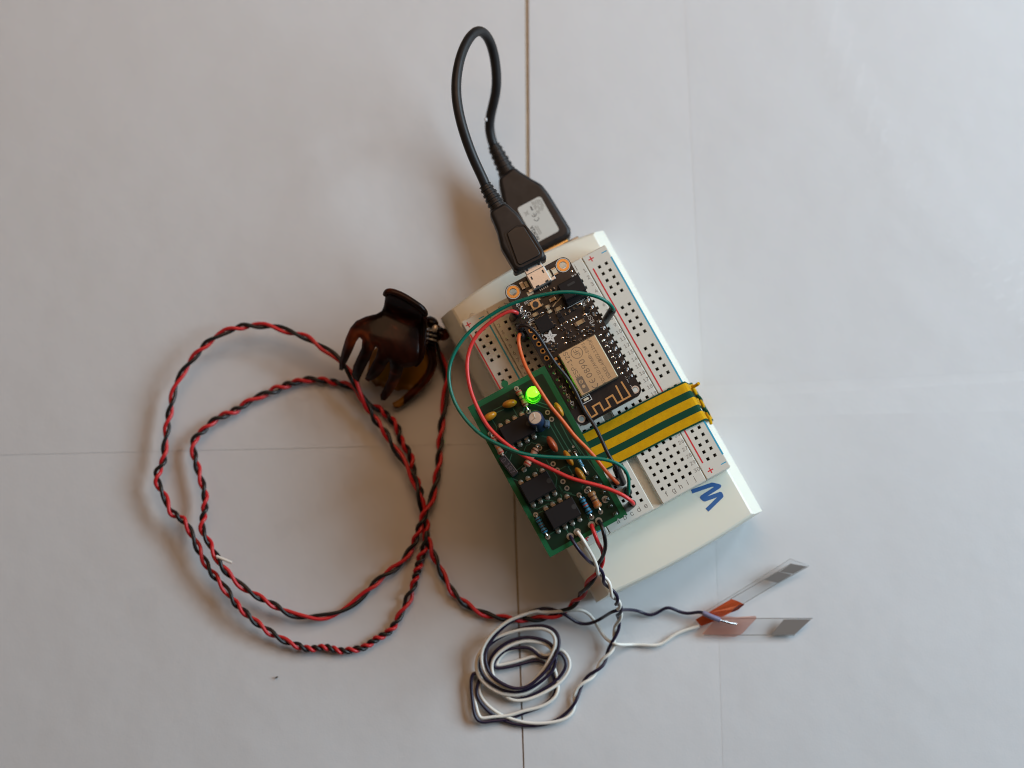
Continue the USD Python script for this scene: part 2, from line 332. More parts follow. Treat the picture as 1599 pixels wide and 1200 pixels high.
for xs, ky, x0, x1, redx, blux in ((xs_r, ky_r, SEAM_R + 0.08, XR, xs_r - 0.82, xs_r + 1.93), (xs_l, ky_l, XL, SEAM_L - 0.08, xs_l - 0.80, xs_l + 1.93)):
    hs = [((xs + c) * PT, -(k + ky) * PT) for c in (0, 1) for k in RR]
    rail = bb.add('power_rail', W(cat([hole_plate(x0, x1, BY0, BY1, hs), cbox(x0, x1, BY0, BY1, 22.7, ZB - 2.6)])), bbm, smooth=False)
    bb.add('dark_hole_plate', W(cbox(xs * PT - 1.1, (xs + 1) * PT + 1.1, -(28.9 + ky) * PT, -(ky - 0.4) * PT, ZB - 2.55, ZB - 2.3)), holem, parent=rail)
    bb.add('red_line', W(cbox(redx * PT - 0.24, redx * PT + 0.24, -(28.15 + ky) * PT, -(ky - 0.2) * PT, ZB, ZB + 0.02)), inkr, parent=rail)
    bb.add('blue_line', W(cbox(blux * PT - 0.28, blux * PT + 0.28, -(28.4 + ky) * PT, -(ky - 0.45) * PT, ZB, ZB + 0.02)), inkb, parent=rail)
    for ky2 in (-1.42, 29.4):
        x, y = (xs - 0.43) * PT, -(ky2 + ky) * PT
        bb.add('plus_sign', W(prism(unary_union([sbox(x - 0.95, y - 0.19, x + 0.95, y + 0.19), sbox(x - 0.19, y - 0.95, x + 0.19, y + 0.95)]), ZB, ZB + 0.02)), inkr, parent=rail)
        x = (xs + 1.46) * PT
        bb.add('minus_sign', W(cbox(x - 0.95, x + 0.95, y - 0.17, y + 0.17, ZB, ZB + 0.02)), inkb, parent=rail)
nums = cat([lettering(str(k + 1), u * PT, -k * PT, ZB, 1.2, depth=0.02) for k in range(30) for u in (-0.98, 11.98)])
lets = cat([lettering(ch, (u + 0.16) * PT, -k * PT, ZB, 1.6, depth=0.02) for ch, u in zip('abcdefghij', [0, 1, 2, 3, 4, 7, 8, 9, 10, 11]) for k in (-0.95, 29.85)])
kn = bb.add('row_numbers', W(nums), inkg, parent=main, smooth=False); kl = bb.add('column_letters', W(lets), inkg, parent=main, smooth=False)
for q in (kn, kl): stage.GetPrimAtPath(q).SetCustomDataByKey('kind', 'stuff')
for x, y in ((XL + 4.2, BY1 + 0.35),):
    bb.add('locking_tab', W(lathe([(0, 1.0), (5.5, 1.0), (5.9, 0.6)], (x, y, 24), (x, y, 30.6))), bbm)
bb.add('locking_tab', W(lathe([(0, 1.0), (5.5, 1.0), (5.9, 0.6)], (XR + 0.3, -22.6 * PT, 24), (XR + 0.3, -22.6 * PT, 30.4))), bbm)
bb.add('foam_backing', W(cbox(XL + 0.3, XR - 0.3, BY0 + 0.25, BY1 - 0.25, 22.38, 22.72)), mat('grey_foam', (0.12, 0.11, 0.10), 0.9))

# ================================================================== controller board (black)
blk = mat('black_solder_mask', (0.010, 0.009, 0.010), 0.28, vary=(260, (0.022, 0.018, 0.018)))
gold = mat('gold_plate', (0.80, 0.48, 0.18), 0.28, 1.0); tin = mat('tin_metal', (0.74, 0.73, 0.70), 0.38, 0.85, bump=(1500, 0.1, 0.0001)); solder = mat('solder', (0.80, 0.78, 0.76), 0.16, 1.0)
silk = mat('white_silkscreen', (0.62, 0.61, 0.57), 0.6); chipb = mat('chip_black', (0.011, 0.010, 0.011), 0.5, spec=0.22, bump=(2500, 0.08, 0.00005)); tanc = mat('tan_ceramic', (0.42, 0.27, 0.13), 0.4)
creamm = mat('cream_ceramic', (0.62, 0.55, 0.40), 0.35)
mc = Thing('microcontroller_board', 'black microcontroller board with a gold wireless module and star emblem', 'circuit board', base=WP(18, -20, ZB))
h1, h2, h3 = loc(801.5, 456.5, ZF), loc(879, 414, ZF), loc(990, 607, ZF)
fx0, fx1 = h1[0] - 2.54, h2[0] + 2.54; fy1 = (h1[1] + h2[1]) / 2 + 2.54; fy0 = fy1 - 50.8
print('feather', h1, h2, h3, fx0, fx1, fy0, fy1)
fm = [(fx0 + 2.54, fy1 - 2.54), (fx1 - 2.54, fy1 - 2.54), (fx1 - 1.9, fy0 + 2.2), (fx0 + 1.9, fy0 + 2.2)]
fo = sbox(fx0, fy0, fx1, fy1).buffer(-2.5).buffer(2.5)
rowl = [(2 * PT, -k * PT) for k in range(16)]; rowr = [(10 * PT, -k * PT) for k in range(4, 16)]
holes = [Point(*q).buffer(1.25 if i < 2 else 0.9) for i, q in enumerate(fm)] + [Point(*rowl[k]).buffer(0.5) for k in (4, 5, 6, 7, 8)]
body = mc.add('board', W(prism(fo.difference(unary_union(holes)), ZF - 1.6, ZF)), blk)
for i, (x, y) in enumerate(fm):
    r0, r1 = (1.25, 2.0) if i < 2 else (0.9, 1.25)
    mc.add('mounting_ring', W(disc_ring(x, y, r0 - 0.06, r1, ZF, ZF + 0.035, 32)), gold if i < 2 else tin, parent=body)
    if i < 2: mc.add('ring_outline', W(disc_ring(x, y, r1 + 0.1, r1 + 0.3, ZF, ZF + 0.03, 32)), silk, parent=body)
# header strips and pins
hb = mat('header_black', (0.011, 0.010, 0.010), 0.5, spec=0.25)
mc.add('header_strip', W(cbox(2 * PT - 1.25, 2 * PT + 1.25, -15.5 * PT, 0.5 * PT, ZF - 4.15, ZF - 1.62, 0.2)), hb)
mc.add('header_strip', W(cbox(10 * PT - 1.25, 10 * PT + 1.25, -15.5 * PT, -3.5 * PT, ZF - 4.15, ZF - 1.62, 0.2)), hb)
for i, (x, y) in enumerate(rowl + rowr):
    empty = i in (4, 5, 6, 7, 8)
    mc.add('pin', W(cbox(x - 0.32, x + 0.32, y - 0.32, y + 0.32, ZB - 2.2, ZF - (2.2 if empty else 0.2))), tin if i % 3 else gold)
    if empty:
        mc.add('pin_pad', W(disc_ring(x, y, 0.48, 0.86, ZF, ZF + 0.04, 20)), gold)
    else:
        mc.add('solder_joint', W(lathe([(0, 0.88), (0.15, 0.8), (0.5, 0.5), (0.85, 0.36), (1.15, 0.2)], (x, y, ZF - 0.02), (x, y, ZF + 2))), solder)
# usb socket
ua, ub, uc, ud = [loc(*q, ZF + 2.6) for q in ((821.3, 428.2), (849.4, 416), (862.5, 439.4), (832.5, 451.6))]
ux, uy = np.mean([ua[0], ub[0], uc[0], ud[0]]), np.mean([ua[1], ub[1], uc[1], ud[1]])
us = mc.add('usb_socket', W(cbox(ux - 3.3, ux + 3.3, uy - 2.75, uy + 2.75, ZF, ZF + 2.7, 0.35)), tin)
for dx, dy, w, l in ((-2.1, 0.9, 0.5, 1.1), (2.1, 1.1, 0.5, 1.1), (-1.7, -2.3, 1.1, 0.6), (1.7, -2.2, 1.1, 0.6)):
    mc.add('latch_slot', W(rect(ux + dx, uy + dy, w, l, ZF + 2.69, ZF + 2.73)), dark, parent=us)
for k in range(5): mc.add('socket_lead', W(rect(ux - 1.3 + 0.65 * k, uy - 3.3, 0.3, 0.8, ZF, ZF + 0.25)), tin, parent=us)
for dx, dy in ((4.1, -2.0), (-4.0, -2.1)):
    mc.add('shell_tab', W(rect(ux + dx, uy + dy, 1.7, 1.2, ZF, ZF + 0.5, 0, 0.2)), tin, parent=us)
# battery connector
jx, jy = loc(893, 449, ZF + 5)
jb = mc.add('battery_connector', W(cat([rect(jx, jy, 7.6, 5.6, ZF, ZF + 5.2, 0, 0.25), rect(jx, jy - 2.3, 7.4, 3.6, ZF, ZF + 2.4, 0, 0.2)])), chipb)
mc.add('polarity_slot', W(rect(jx + 0.3, jy + 1.1, 2.6, 0.7, ZF + 5.19, ZF + 5.23)), dark, parent=jb)
mc.add('outline', W(line_strip([(jx - 3.9, jy - 4.4), (jx + 3.9, jy - 4.4), (jx + 3.9, jy - 3.2)], 0.16, ZF, ZF + 0.03, 2)), silk, parent=jb)
# reset button
bx, by = loc(836.3, 475.6, ZF + 1)
bt = mc.add('reset_button', W(rect(bx, by, 3.3, 3.0, ZF, ZF + 1.0, 0, 0.12)), mat('button_metal', (0.62, 0.50, 0.34), 0.3, 1.0))
mc.add('button_cap', W(disc_ring(bx, by, 0, 0.95, ZF + 1.0, ZF + 1.45)), dark, parent=bt)
for s in (-1, 1):
    for q in (-1, 1): mc.add('button_leg', W(rect(bx + s * 1.9, by + q * 1.0, 0.7, 0.6, ZF, ZF + 0.4)), solder, parent=bt)
# bridge chip
qx, qy = loc(849.4, 505.7, ZF + 0.9)
qc = mc.add('bridge_chip', W(rect(qx, qy, 4.9, 4.9, ZF, ZF + 0.9, 0, 0.1)), chipb)
for k in range(7):
    o = -1.5 + 0.5 * k
    for sx, sy in ((1, 0), (-1, 0), (0, 1), (0, -1)):
        mc.add('chip_lead', W(rect(qx + sx * 2.65 + (o if sy else 0), qy + sy * 2.65 + (o if sx else 0), 0.4 if sx else 0.2, 0.4 if sy else 0.2, ZF, ZF + 0.12)), solder, parent=qc)
# small surface parts: (px, py, length, width, along-row?, kind)
def smd(px, py, l, w, deg, kind):
    x, y = loc(px, py, ZF + 0.5)
    if kind == 'dot': mc.add('solder_dot', W(ellipsoid((x, y, ZF), l / 2, w / 2, 0.28, deg, 1)), solder); return
    if kind == 'pad': mc.add('pad', W(rect(x, y, l, w, ZF, ZF + 0.09, deg)), creamm); return
    m = {'cap': tanc, 'res': chipb, 'led': creamm, 'chip': chipb}[kind]
    p = mc.add({'cap': 'capacitor', 'res': 'resistor', 'led': 'indicator_light', 'chip': 'chip'}[kind], W(rect(x, y, l * 0.62, w, ZF, ZF + (0.8 if kind == 'cap' else 0.55), deg, 0.06)), m)
    c, s = math.cos(math.radians(deg)), math.sin(math.radians(deg))
    if kind == 'chip':
        for k in (-1, 0, 1):
            for q in (-1, 1): mc.add('chip_lead', W(rect(x - s * q * (w / 2 + 0.3) + c * k * l * 0.22, y + c * q * (w / 2 + 0.3) + s * k * l * 0.22, 0.3, 0.6, ZF, ZF + 0.16, deg)), solder, parent=p)
    else:
        for q in (-1, 1): mc.add('end_cap', W(rect(x + c * q * l * 0.4, y + s * q * l * 0.4, l * 0.24, w * 1.04, ZF, ZF + (0.84 if kind == 'cap' else 0.58), deg, 0.06)), solder, parent=p)
for q in ((815.5, 446.5, 2.4, 1.2, 90, 'cap'), (822, 444, 2.0, 0.9, 90, 'pad'), (858, 427, 2.4, 0.8, 90, 'pad'), (866, 424, 2.4, 1.5, 90, 'led'), (892.5, 423.5, 0.9, 0.9, 0, 'dot'),
          (828, 457.5, 2.0, 1.3, 0, 'pad'), (855, 480, 1.6, 0.8, 90, 'pad'), (858.5, 486.5, 1.8, 1.0, 0, 'led'), (855, 479.5, 1.8, 1.0, 0, 'led'), (863, 468, 2.2, 1.1, 0, 'cap'), (872, 482.5, 2.6, 1.2, 0, 'cap'),
          (874, 466.5, 2.4, 0.35, 25, 'pad'), (866, 475, 2.0, 0.35, 25, 'pad'), (835.5, 491.5, 2.2, 1.1, 0, 'cap'), (825, 506.5, 1.3, 1.6, 20, 'pad'), (818.5, 495.5, 1.2, 0.9, 70, 'dot'),
          (873, 492.5, 2.4, 1.6, 0, 'chip'), (877, 500, 3.0, 1.7, 0, 'chip'), (905, 504, 3.4, 1.3, 0, 'cap'), (893, 507, 0.9, 0.8, 0, 'dot'), (913, 491.5, 1.5, 1.1, 0, 'dot'), (905, 475, 1.6, 1.2, 0, 'dot'),
          (884.5, 502.5, 0.7, 1.1, 20, 'dot'), (891.5, 500, 0.7, 1.0, 20, 'dot'), (895.3, 497.6, 0.7, 1.0, 20, 'dot'), (899.6, 495.2, 0.7, 1.0, 20, 'dot'), (871.5, 513, 0.8, 0.9, 0, 'dot'), (876.4, 507.6, 0.6, 0.9, 0, 'dot'),
          (880, 481, 0.8, 0.8, 0, 'dot'), (911, 515, 1.0, 0.7, 0, 'dot'), (878.3, 527.8, 1.3, 0.9, 0, 'dot'), (883, 536, 1.2, 0.9, 0, 'dot'), (886, 524, 1.6, 0.8, 60, 'res'), (891, 531, 1.6, 0.8, 60, 'res'),
          (896.5, 528.5, 1.7, 0.8, 60, 'res'), (888, 518.5, 1.6, 0.8, 0, 'res'), (902, 512, 1.6, 0.8, 60, 'res'), (917, 514, 1.7, 0.9, 60, 'res'), (921, 518, 1.7, 0.9, 60, 'res'), (926, 513.5, 1.7, 0.8, 60, 'res'),
          (858, 541, 2.2, 1.1, 60, 'res'), (863, 545, 2.2, 1.1, 60, 'res'), (868, 541, 2.0, 1.0, 60, 'res'), (886, 489, 1.8, 0.8, 0, 'res'), (893, 483.5, 1.8, 0.9, 0, 'res'), (900, 479, 1.6, 0.8, 30, 'res'),
          (860, 500, 1.6, 0.7, 90, 'res'), (867, 508, 1.5, 0.7, 90, 'res'), (846, 489, 1.3, 0.7, 0, 'dot'), (850, 461, 1.8, 0.9, 0, 'cap'), (857, 459, 1.7, 0.9, 0, 'res'), (863, 452, 1.5, 0.8, 0, 'res'),
          (917, 484, 3.0, 1.5, 60, 'chip'), (880, 514, 1.3, 0.7, 0, 'res'), (906, 520, 1.4, 0.7, 0, 'res'), (912, 524, 1.0, 0.8, 0, 'dot'), (820, 486, 1.1, 0.8, 60, 'dot'), (814, 479, 1.0, 0.7, 30, 'dot')):
    smd(*q)
# emblem and lettering
sx_, sy_ = loc(859.3, 526.3, ZF)
star = [(sx_ + (2.0 if k % 2 == 0 else 0.86) * math.sin(math.radians(36 * k + 26)), sy_ + (2.0 if k % 2 == 0 else 0.86) * math.cos(math.radians(36 * k + 26))) for k in range(10)]
star = Polygon(star).buffer(0.18)
petals = unary_union([LineString([(sx_ + 0.45 * math.sin(math.radians(72 * k + 26)), sy_ + 0.45 * math.cos(math.radians(72 * k + 26))), (sx_ + 0.95 * math.sin(math.radians(72 * k + 26)), sy_ + 0.95 * math.cos(math.radians(72 * k + 26)))]).buffer(0.07) for k in range(5)])
mc.add('star_emblem', W(prism(star.difference(petals), ZF, ZF + 0.035)), silk, smooth=False)
def silktext(s, px, py, size, deg, bold=False):
    x, y = loc(px, py, ZF); mc.add('silkscreen_text', W(lettering(s, x, y, ZF, size, deg, 0.03, bold)), silk, smooth=False)
silktext('GND ADC V', 837, 512, 1.5, -90); silktext('RST 3V', 812, 482.5, 1.2, -90); silktext('USB', 922, 497, 1.3, -90); silktext('EN', 911, 474, 1.1, -90); silktext('BAT', 899, 430, 1.0, 0)
silktext('15 0 16 2', 951, 546, 1.2, -90); silktext('SCL SDA', 982, 602, 1.1, -90); silktext('14', 925, 506, 1.2, -90); silktext('TX CHPD', 887, 618, 1.1, -90); silktext('RESET', 828, 470, 1.0, 0)
# wireless module
k1, k2, k3, k4 = [loc(*q, ZF + 3.2) for q in ((870.6, 552.8), (929.3, 522.3), (966.3, 589.4), (907.7, 619))]
kx0, kx1 = (k1[0] + k4[0]) / 2, (k2[0] + k3[0]) / 2; ky1, ky0 = (k1[1] + k2[1]) / 2, (k3[1] + k4[1]) / 2
m0 = loc(922, 656, ZF + 0.8); mx0, mx1, my0, my1 = kx0 - 1.6, kx1 + 2.0, m0[1], ky1 + 0.5
print('can', kx0, kx1, ky0, ky1, mx0, mx1, my0, my1)
mod = mc.add('wireless_module', W(cbox(mx0, mx1, my0, my1, ZF + 0.02, ZF + 0.8)), blk)
canm = mat('shield_can', (0.66, 0.58, 0.42), 0.40, 1.0, bump=(420, 0.06, 0.0002), vary=(200, (0.61, 0.54, 0.39)))
can = mc.add('shield_can', W(cbox(kx0, kx1, ky0, ky1, ZF + 0.8, ZF + 3.2, 0.28)), canm, parent=mod, smooth=20)
ink = mat('engraved_ink', (0.16, 0.11, 0.07), 0.6)
def cant(s, px, py, size, bold=False):
    x, y = loc(px, py, ZF + 3.2); return lettering(s, x, y, ZF + 3.2, size, -90 + 180, 0.02, bold)
txt = [cant('ESP-12S', 892.2, 570, 1.52), cant('0890', 914.2, 575.8, 1.85), cant('FCC ID:2AHMR-ESP12S', 924.5, 563.5, 1.02), cant('ISM2.4G', 944.5, 576.5, 1.15), cant('802.11b/g/n', 927, 546, 1.05)]
cx, cy = loc(900.8, 551.2, ZF + 3.2); txt += [disc_ring(cx, cy, 1.72, 1.9, ZF + 3.2, ZF + 3.22, 28), lettering('JF', cx, cy, ZF + 3.2, 1.6, 90, 0.02)]
cx, cy = loc(926.8, 598, ZF + 3.2)   # CE mark: two open arcs
def arc(cx, cy, r, w):
    a = [(cx + r * math.sin(t), cy - r * math.cos(t)) for t in np.linspace(-1.6, 1.6, 12)]; return LineString(a).buffer(w)
txt += [prism(arc(cx, cy - 0.75, 0.95, 0.12), ZF + 3.2, ZF + 3.22), prism(unary_union([arc(cx, cy + 1.05, 0.92, 0.12), LineString([(cx, cy + 1.05 - 0.92), (cx, cy + 1.15)]).buffer(0.11)]), ZF + 3.2, ZF + 3.22)]
cx, cy = loc(910, 601, ZF + 3.2); lg = Polygon([(cx - 0.75, cy - 2.3), (cx + 0.75, cy - 2.3), (cx + 0.75, cy + 2.3), (cx - 0.75, cy + 2.3)]).buffer(0.35)
txt += [prism(lg.difference(unary_union([Point(cx, cy + 1.1).buffer(0.62), Point(cx, cy - 0.6).buffer(0.55)])), ZF + 3.2, ZF + 3.215), disc_ring(cx, cy + 1.1, 0.15, 0.4, ZF + 3.2, ZF + 3.215)]
mc.add('module_print', W(cat(txt)), ink, parent=mod, smooth=False)
for k in range(8):
    y = (ky0 + ky1) / 2 + 7.0 - 2.0 * k
    mc.add('edge_pad', W(rect(mx0 + 0.55, y, 1.1, 1.0, ZF + 0.4, ZF + 0.86, 0, 0.1)), gold, parent=mod)
    mc.add('edge_pad', W(ellipsoid((mx1 - 0.4, y, ZF + 0.6), 0.62, 0.48, 0.5, 0, 1)), solder, parent=mod)
def ml(pts, w): return line_strip([loc(850 + x / 10.66, 560 + y / 10.66, ZF + 0.85) for x, y in pts], w, ZF + 0.8, ZF + 0.83, 2)
ant = unary_union([LineString([loc(850 + x / 10.66, 560 + y / 10.66, ZF + 0.85) for x, y in q]).buffer(0.27, cap_style=2, join_style=2) for q in
      ([(1280, 385), (1430, 625), (1215, 745), (1135, 612), (1030, 675), (1098, 802), (990, 868), (918, 738), (805, 802), (880, 922), (780, 985), (665, 790)], [(1188, 450), (1312, 690)])])
mc.add('antenna', W(prism(ant, ZF + 0.8, ZF + 0.84)), mat('antenna_copper', (0.62, 0.36, 0.14), 0.4, 0.6), parent=mod, smooth=False)
lx, ly = loc(915.2, 623.8, ZF + 1)
mc.add('indicator_light', W(rect(lx, ly, 1.7, 0.85, ZF + 0.8, ZF + 1.4, 0, 0.08)), creamm, parent=mod)
for q in (-1, 1): mc.add('light_end_cap', W(rect(lx + q * 0.95, ly, 0.4, 0.9, ZF + 0.8, ZF + 1.35)), solder, parent=mod)
fr = sbox(lx - 1.75, ly - 0.95, lx + 1.75, ly + 0.95); mc.add('light_outline', W(prism(fr.difference(fr.buffer(-0.2)), ZF + 0.8, ZF + 0.83)), silk, parent=mod)

# ================================================================== green circuit board
grn_edge = mat('green_mask_bare', (0.011, 0.115, 0.045), 0.32, spec=0.35); grn = mat('green_mask_copper', (0.008, 0.022, 0.012), 0.3, spec=0.35, vary=(180, (0.009, 0.027, 0.014))); trm = mat('trace_green', (0.035, 0.115, 0.07), 0.3)
grnw = mat('pad_ring', (0.42, 0.40, 0.34), 0.4, 0.7)
gb = Thing('circuit_board', 'green circuit board carrying three black chips, coloured parts and a lit green light', 'circuit board', base=WP(0, -50, ZB))
g4 = [loc(731, 636.5, ZP), loc(851, 570, ZP), loc(978.8, 804.7, ZP), loc(858.3, 871, ZP)]
gx0, gx1 = (g4[0][0] + g4[3][0]) / 2, (g4[1][0] + g4[2][0]) / 2; gy1, gy0 = (g4[0][1] + g4[1][1]) / 2, (g4[2][1] + g4[3][1]) / 2
print('green', [g.round(1) for g in g4], gx0, gx1, gy0, gy1)
bites = [Point(gx1 - q, gy0).buffer(0.42) for q in (0.9, 3.2, 11.2, 12.2)]
go = sbox(gx0, gy0, gx1, gy1).difference(unary_union(bites))
tabs = unary_union([Point(*loc(788, 599.5, ZP)).buffer(1.1)])
board = gb.add('board', W(prism(go.union(tabs), ZP - 1.6, ZP)), grn_edge)
gb.add('copper_area', W(prism(sbox(gx0 + 2.2, gy0 + 2.0, gx1 - 2.4, gy1 - 2.4).buffer(0.6), ZP, ZP + 0.03)), grn, parent=board)
GT = ZP + 0.03
def G(px, py, z=GT): return loc(px, py, z)
def c7(x, y): return (730 + x / 10.66, 590 + y / 10.66)
def c8(x, y): return (760 + x / 10.66, 660 + y / 10.66)
def c2(x, y): return (820 + x / 10.66, 760 + y / 10.66)
def c1(x, y): return (860 + x / 10.66, 660 + y / 10.66)
def trace(pts, w=0.26):
    gb.add('copper_trace', W(line_strip([G(*q) for q in pts], w, GT, GT + 0.035, 2)), trm, parent=board, smooth=False)
for t in ([c8(1030, 0), c8(1290, 460)], [c8(1120, 0), c8(1125, 40), c8(1375, 465)], [c8(1230, 20), c8(1370, 290), c8(1440, 395)], [c8(1420, 280), c8(1570, 530)], [c1(370, 290), c1(810, 890)],
          [c7(1080, 425), c7(1350, 520)], [c7(1170, 400), c7(1360, 470)], [c7(750, 495), c7(860, 690)], [c7(400, 680), c7(490, 830), c7(475, 880)], [c7(430, 545), c7(580, 470)], [c7(470, 590), c7(600, 530)],
          [c7(950, 500), c7(920, 610)], [c7(1130, 940), c7(1330, 1000)], [c8(830, 200), c8(1010, 245)], [c8(950, 490), c8(1100, 430)], [c8(620, 480), c8(660, 380), c8(710, 370), c8(740, 335), c8(960, 390)],
          [c8(380, 640), c8(420, 520)], [c8(310, 520), c8(330, 480)], [c8(430, 935), c8(520, 970)], [c8(500, 800), c8(600, 720)], [c8(990, 620), c8(1170, 920), c8(1150, 1060), c8(1230, 1194)],
          [c8(1200, 1050), c8(1260, 1150), c8(1420, 1180)], [c8(1180, 800), c8(1310, 730), c8(1360, 740), c8(1430, 860)], [c8(830, 760), c8(850, 810)], [c8(550, 990), c8(580, 1040)],
          [c2(50, 200), c2(60, 270), c2(120, 350), c2(200, 380), c2(370, 290), c2(430, 300)], [c2(270, 215), c2(380, 240), c2(430, 230), c2(520, 260)], [c2(520, 0), c2(610, 170), c2(600, 230)],
          [c2(580, 0), c2(630, 90), c2(850, 155)], [c2(200, 455), c2(300, 405)], [c2(390, 810), c2(500, 745)], [c2(670, 690), c2(730, 790)], [c2(780, 610), c2(840, 720)], [c2(950, 0), c2(920, 120)],
          [c2(1040, 500), c2(1090, 600)], [c2(1000, 165), c2(1060, 140)], [c1(250, 730), c1(310, 735)], [c1(540, 1040), c1(490, 1190)], [c1(575, 870), c1(570, 940)]):
    trace(t)
def pad(px, py, r0=0.42, r1=0.85):
    x, y = G(px, py)
    gb.add('solder_pad', W(disc_ring(x, y, r0, r1, GT, GT + 0.05, 20)), grnw, parent=board)
    gb.add('pad_hole', W(disc_ring(x, y, 0, r0, GT, GT + 0.01, 12)), dark, parent=board)
for q in ((863.7, 724.7), (870.2, 734.6), (894.6, 742.6), (879, 752.4), (885.2, 762.7), (842.6, 700), (867, 702.5), (897.2, 706.5), (855, 644.5), (861.3, 655), (915.8, 739.7), (916, 767), (889, 704.5), (895, 698)):
    pad(*q, *((0.42, 0.82) if q[0] < 889 or q[0] > 895.5 else (0.15, 0.4)))
def blob(px, py, r=0.75, h=1.1):
    x, y = G(px, py)
    gb.add('solder_joint', W(lathe([(0, r * 1.1), (0.15, r), (0.5 * h, 0.6 * r), (h, 0.35 * r), (h + 0.2, 0.1)], (x, y, ZP), (x, y, ZP + 3))), solder)
for q in ((929.3, 746), (936, 757.5), (941.3, 768.5), (947.5, 780), (953, 791), (961, 802.8)): blob(*q)
# pin header under the right edge, plugged into column a
for k in range(20, 30):
    gb.add('header_pin', W(cbox(-0.32, 0.32, -k * PT - 0.32, -k * PT + 0.32, ZB - 2.2, ZP - 1.2)), tin)
gb.add('header_strip', W(cbox(-1.25, 1.25, -29.5 * PT, -19.5 * PT, ZP - 4.15, ZP - 1.62, 0.2)), hb)
# three chips
legm = mat('leg_tin', (0.62, 0.52, 0.40), 0.3, 1.0)
def dip(cx, cy, mark=True):
    ch = gb.add('chip', W(cbox(cx - 4.9, cx + 4.9, cy - 3.2, cy + 3.2, ZP + 0.9, ZP + 4.3, 0.22)), chipb)
    gb.add('index_notch', W(disc_ring(cx + 4.0, cy, 0, 0.8, ZP + 4.3, ZP + 4.32)), dark, parent=ch)
    gb.add('chip_socket', W(cbox(cx - 5.0, cx + 5.0, cy - 3.05, cy + 3.05, ZP + 0.05, ZP + 0.9)), hb, parent=ch)
    for k in range(4):
        for s in (-1, 1):
            x, y = cx + (k - 1.5) * PT, cy + s * 3.81
            leg = cat([cbox(x - 0.7, x + 0.7, min(cy + s * 3.1, y), max(cy + s * 3.1, y), ZP + 2.2, ZP + 2.5), cbox(x - 0.45, x + 0.45, y - 0.14, y + 0.14, ZP + 0.2, ZP + 2.45)])
            gb.add('pin', W(leg), legm, parent=ch)
            gb.add('pin_pad', W(lathe([(0, 0.82), (0.12, 0.78), (0.45, 0.4)], (x, y + s * 0.35, GT), (x, y + s * 0.35, GT + 2))), grnw, parent=ch)
for px, py in ((807.6, 673.8), (839.6, 762.5), (878.3, 802.8)):
    x, y = G(px, py); dip(x, y)
# green light
x, y = loc(832.5, 615, ZP + 5)
ledm = usdkit.material(stage, '/World/Looks/green_lens', {'p': ('principled_bsdf', {'base_color': (0.20, 0.95, 0.12), 'roughness': 0.06, 'transmission_weight': 0.9, 'ior': 1.42, 'emission_color': (0.01, 1.0, 0.0), 'emission_strength': 0.10})}, [], surface='p.BSDF')
led = gb.add('green_light', W(lathe([(0, 2.55), (0.9, 2.55), (0.95, 2.22), (5.0, 2.2), (6.0, 1.95), (6.8, 1.3), (7.2, 0.6), (7.3, 0.05)], (x, y, ZP + 0.6), (x + 0.2, y, ZP + 8), 28)), ledm, smooth=50)
glow = usdkit.material(stage, '/World/Looks/glowing_die', {'p': ('principled_bsdf', {'base_color': (0.8, 0.9, 0.2), 'emission_color': (0.42, 1.0, 0.05), 'emission_strength': 2.6})}, [], surface='p.BSDF')
gb.add('light_die', W(cat([ellipsoid((x + 0.35, y + 0.45, ZP + 4.6), 0.95, 0.75, 1.5, 20, 3), rect(x - 0.95, y - 0.3, 0.5, 0.9, ZP + 1.6, ZP + 3.6, 20, 0.1)])), glow, parent=led)
# parts with leads
lead = mat('lead_wire', (0.74, 0.70, 0.64), 0.22, 1.0)
def resistor(p, q, r, colour, bands, name, h=1.3, ext=(0.24, 0.24)):
    """from lead end p to lead end q (pixels); body between"""
    a, b = np.array([*G(*p, ZP + h), ZP + h]), np.array([*G(*q, ZP + h), ZP + h]); d = b - a; L = np.linalg.norm(d); d /= L
    s0, s1 = L * ext[0], L * (1 - ext[1]); n = s1 - s0
    prof = [(s0, 0.25 * r), (s0 + 0.02 * n, 0.8 * r), (s0 + 0.09 * n, 1.02 * r), (s0 + 0.2 * n, 1.0 * r), (s0 + 0.27 * n, 0.82 * r), (s0 + 0.73 * n, 0.82 * r), (s0 + 0.8 * n, 1.0 * r), (s0 + 0.91 * n, 1.02 * r), (s0 + 0.98 * n, 0.8 * r), (s1, 0.25 * r)]
    body = gb.add('resistor', W(lathe(prof, a, b, 16)), mat(name, colour, 0.35), smooth=60)
    for t, bc in bands:
        rr = (1.03 if (t < 0.22 or t > 0.78) else 0.85) * r
        c0 = s0 + (t - 0.035) * n; c1_ = s0 + (t + 0.035) * n
        gb.add('colour_band', W(lathe([(c0, rr), (c1_, rr)], a, b, 16)), mat(*bc), parent=body, smooth=60)
    wires = [tube(curve([[a[0], a[1], ZP + 0.02], [a[0], a[1], ZP + h * 0.7], a + d * 0.4, a + d * (s0 + 0.3)], 0.25), 0.27, 8), tube(curve([[b[0], b[1], ZP + 0.02], [b[0], b[1], ZP + h * 0.7], b - d * 0.4, b - d * (L - s1 + 0.3)], 0.25), 0.27, 8)]
    gb.add('lead', W(wires[0]), lead, parent=body); gb.add('lead', W(wires[1]), lead, parent=body)
    for e in (a, b): gb.add('lead_pad', W(disc_ring(e[0], e[1], 0.3, 0.8, GT, GT + 0.05, 16)), grnw, parent=body)
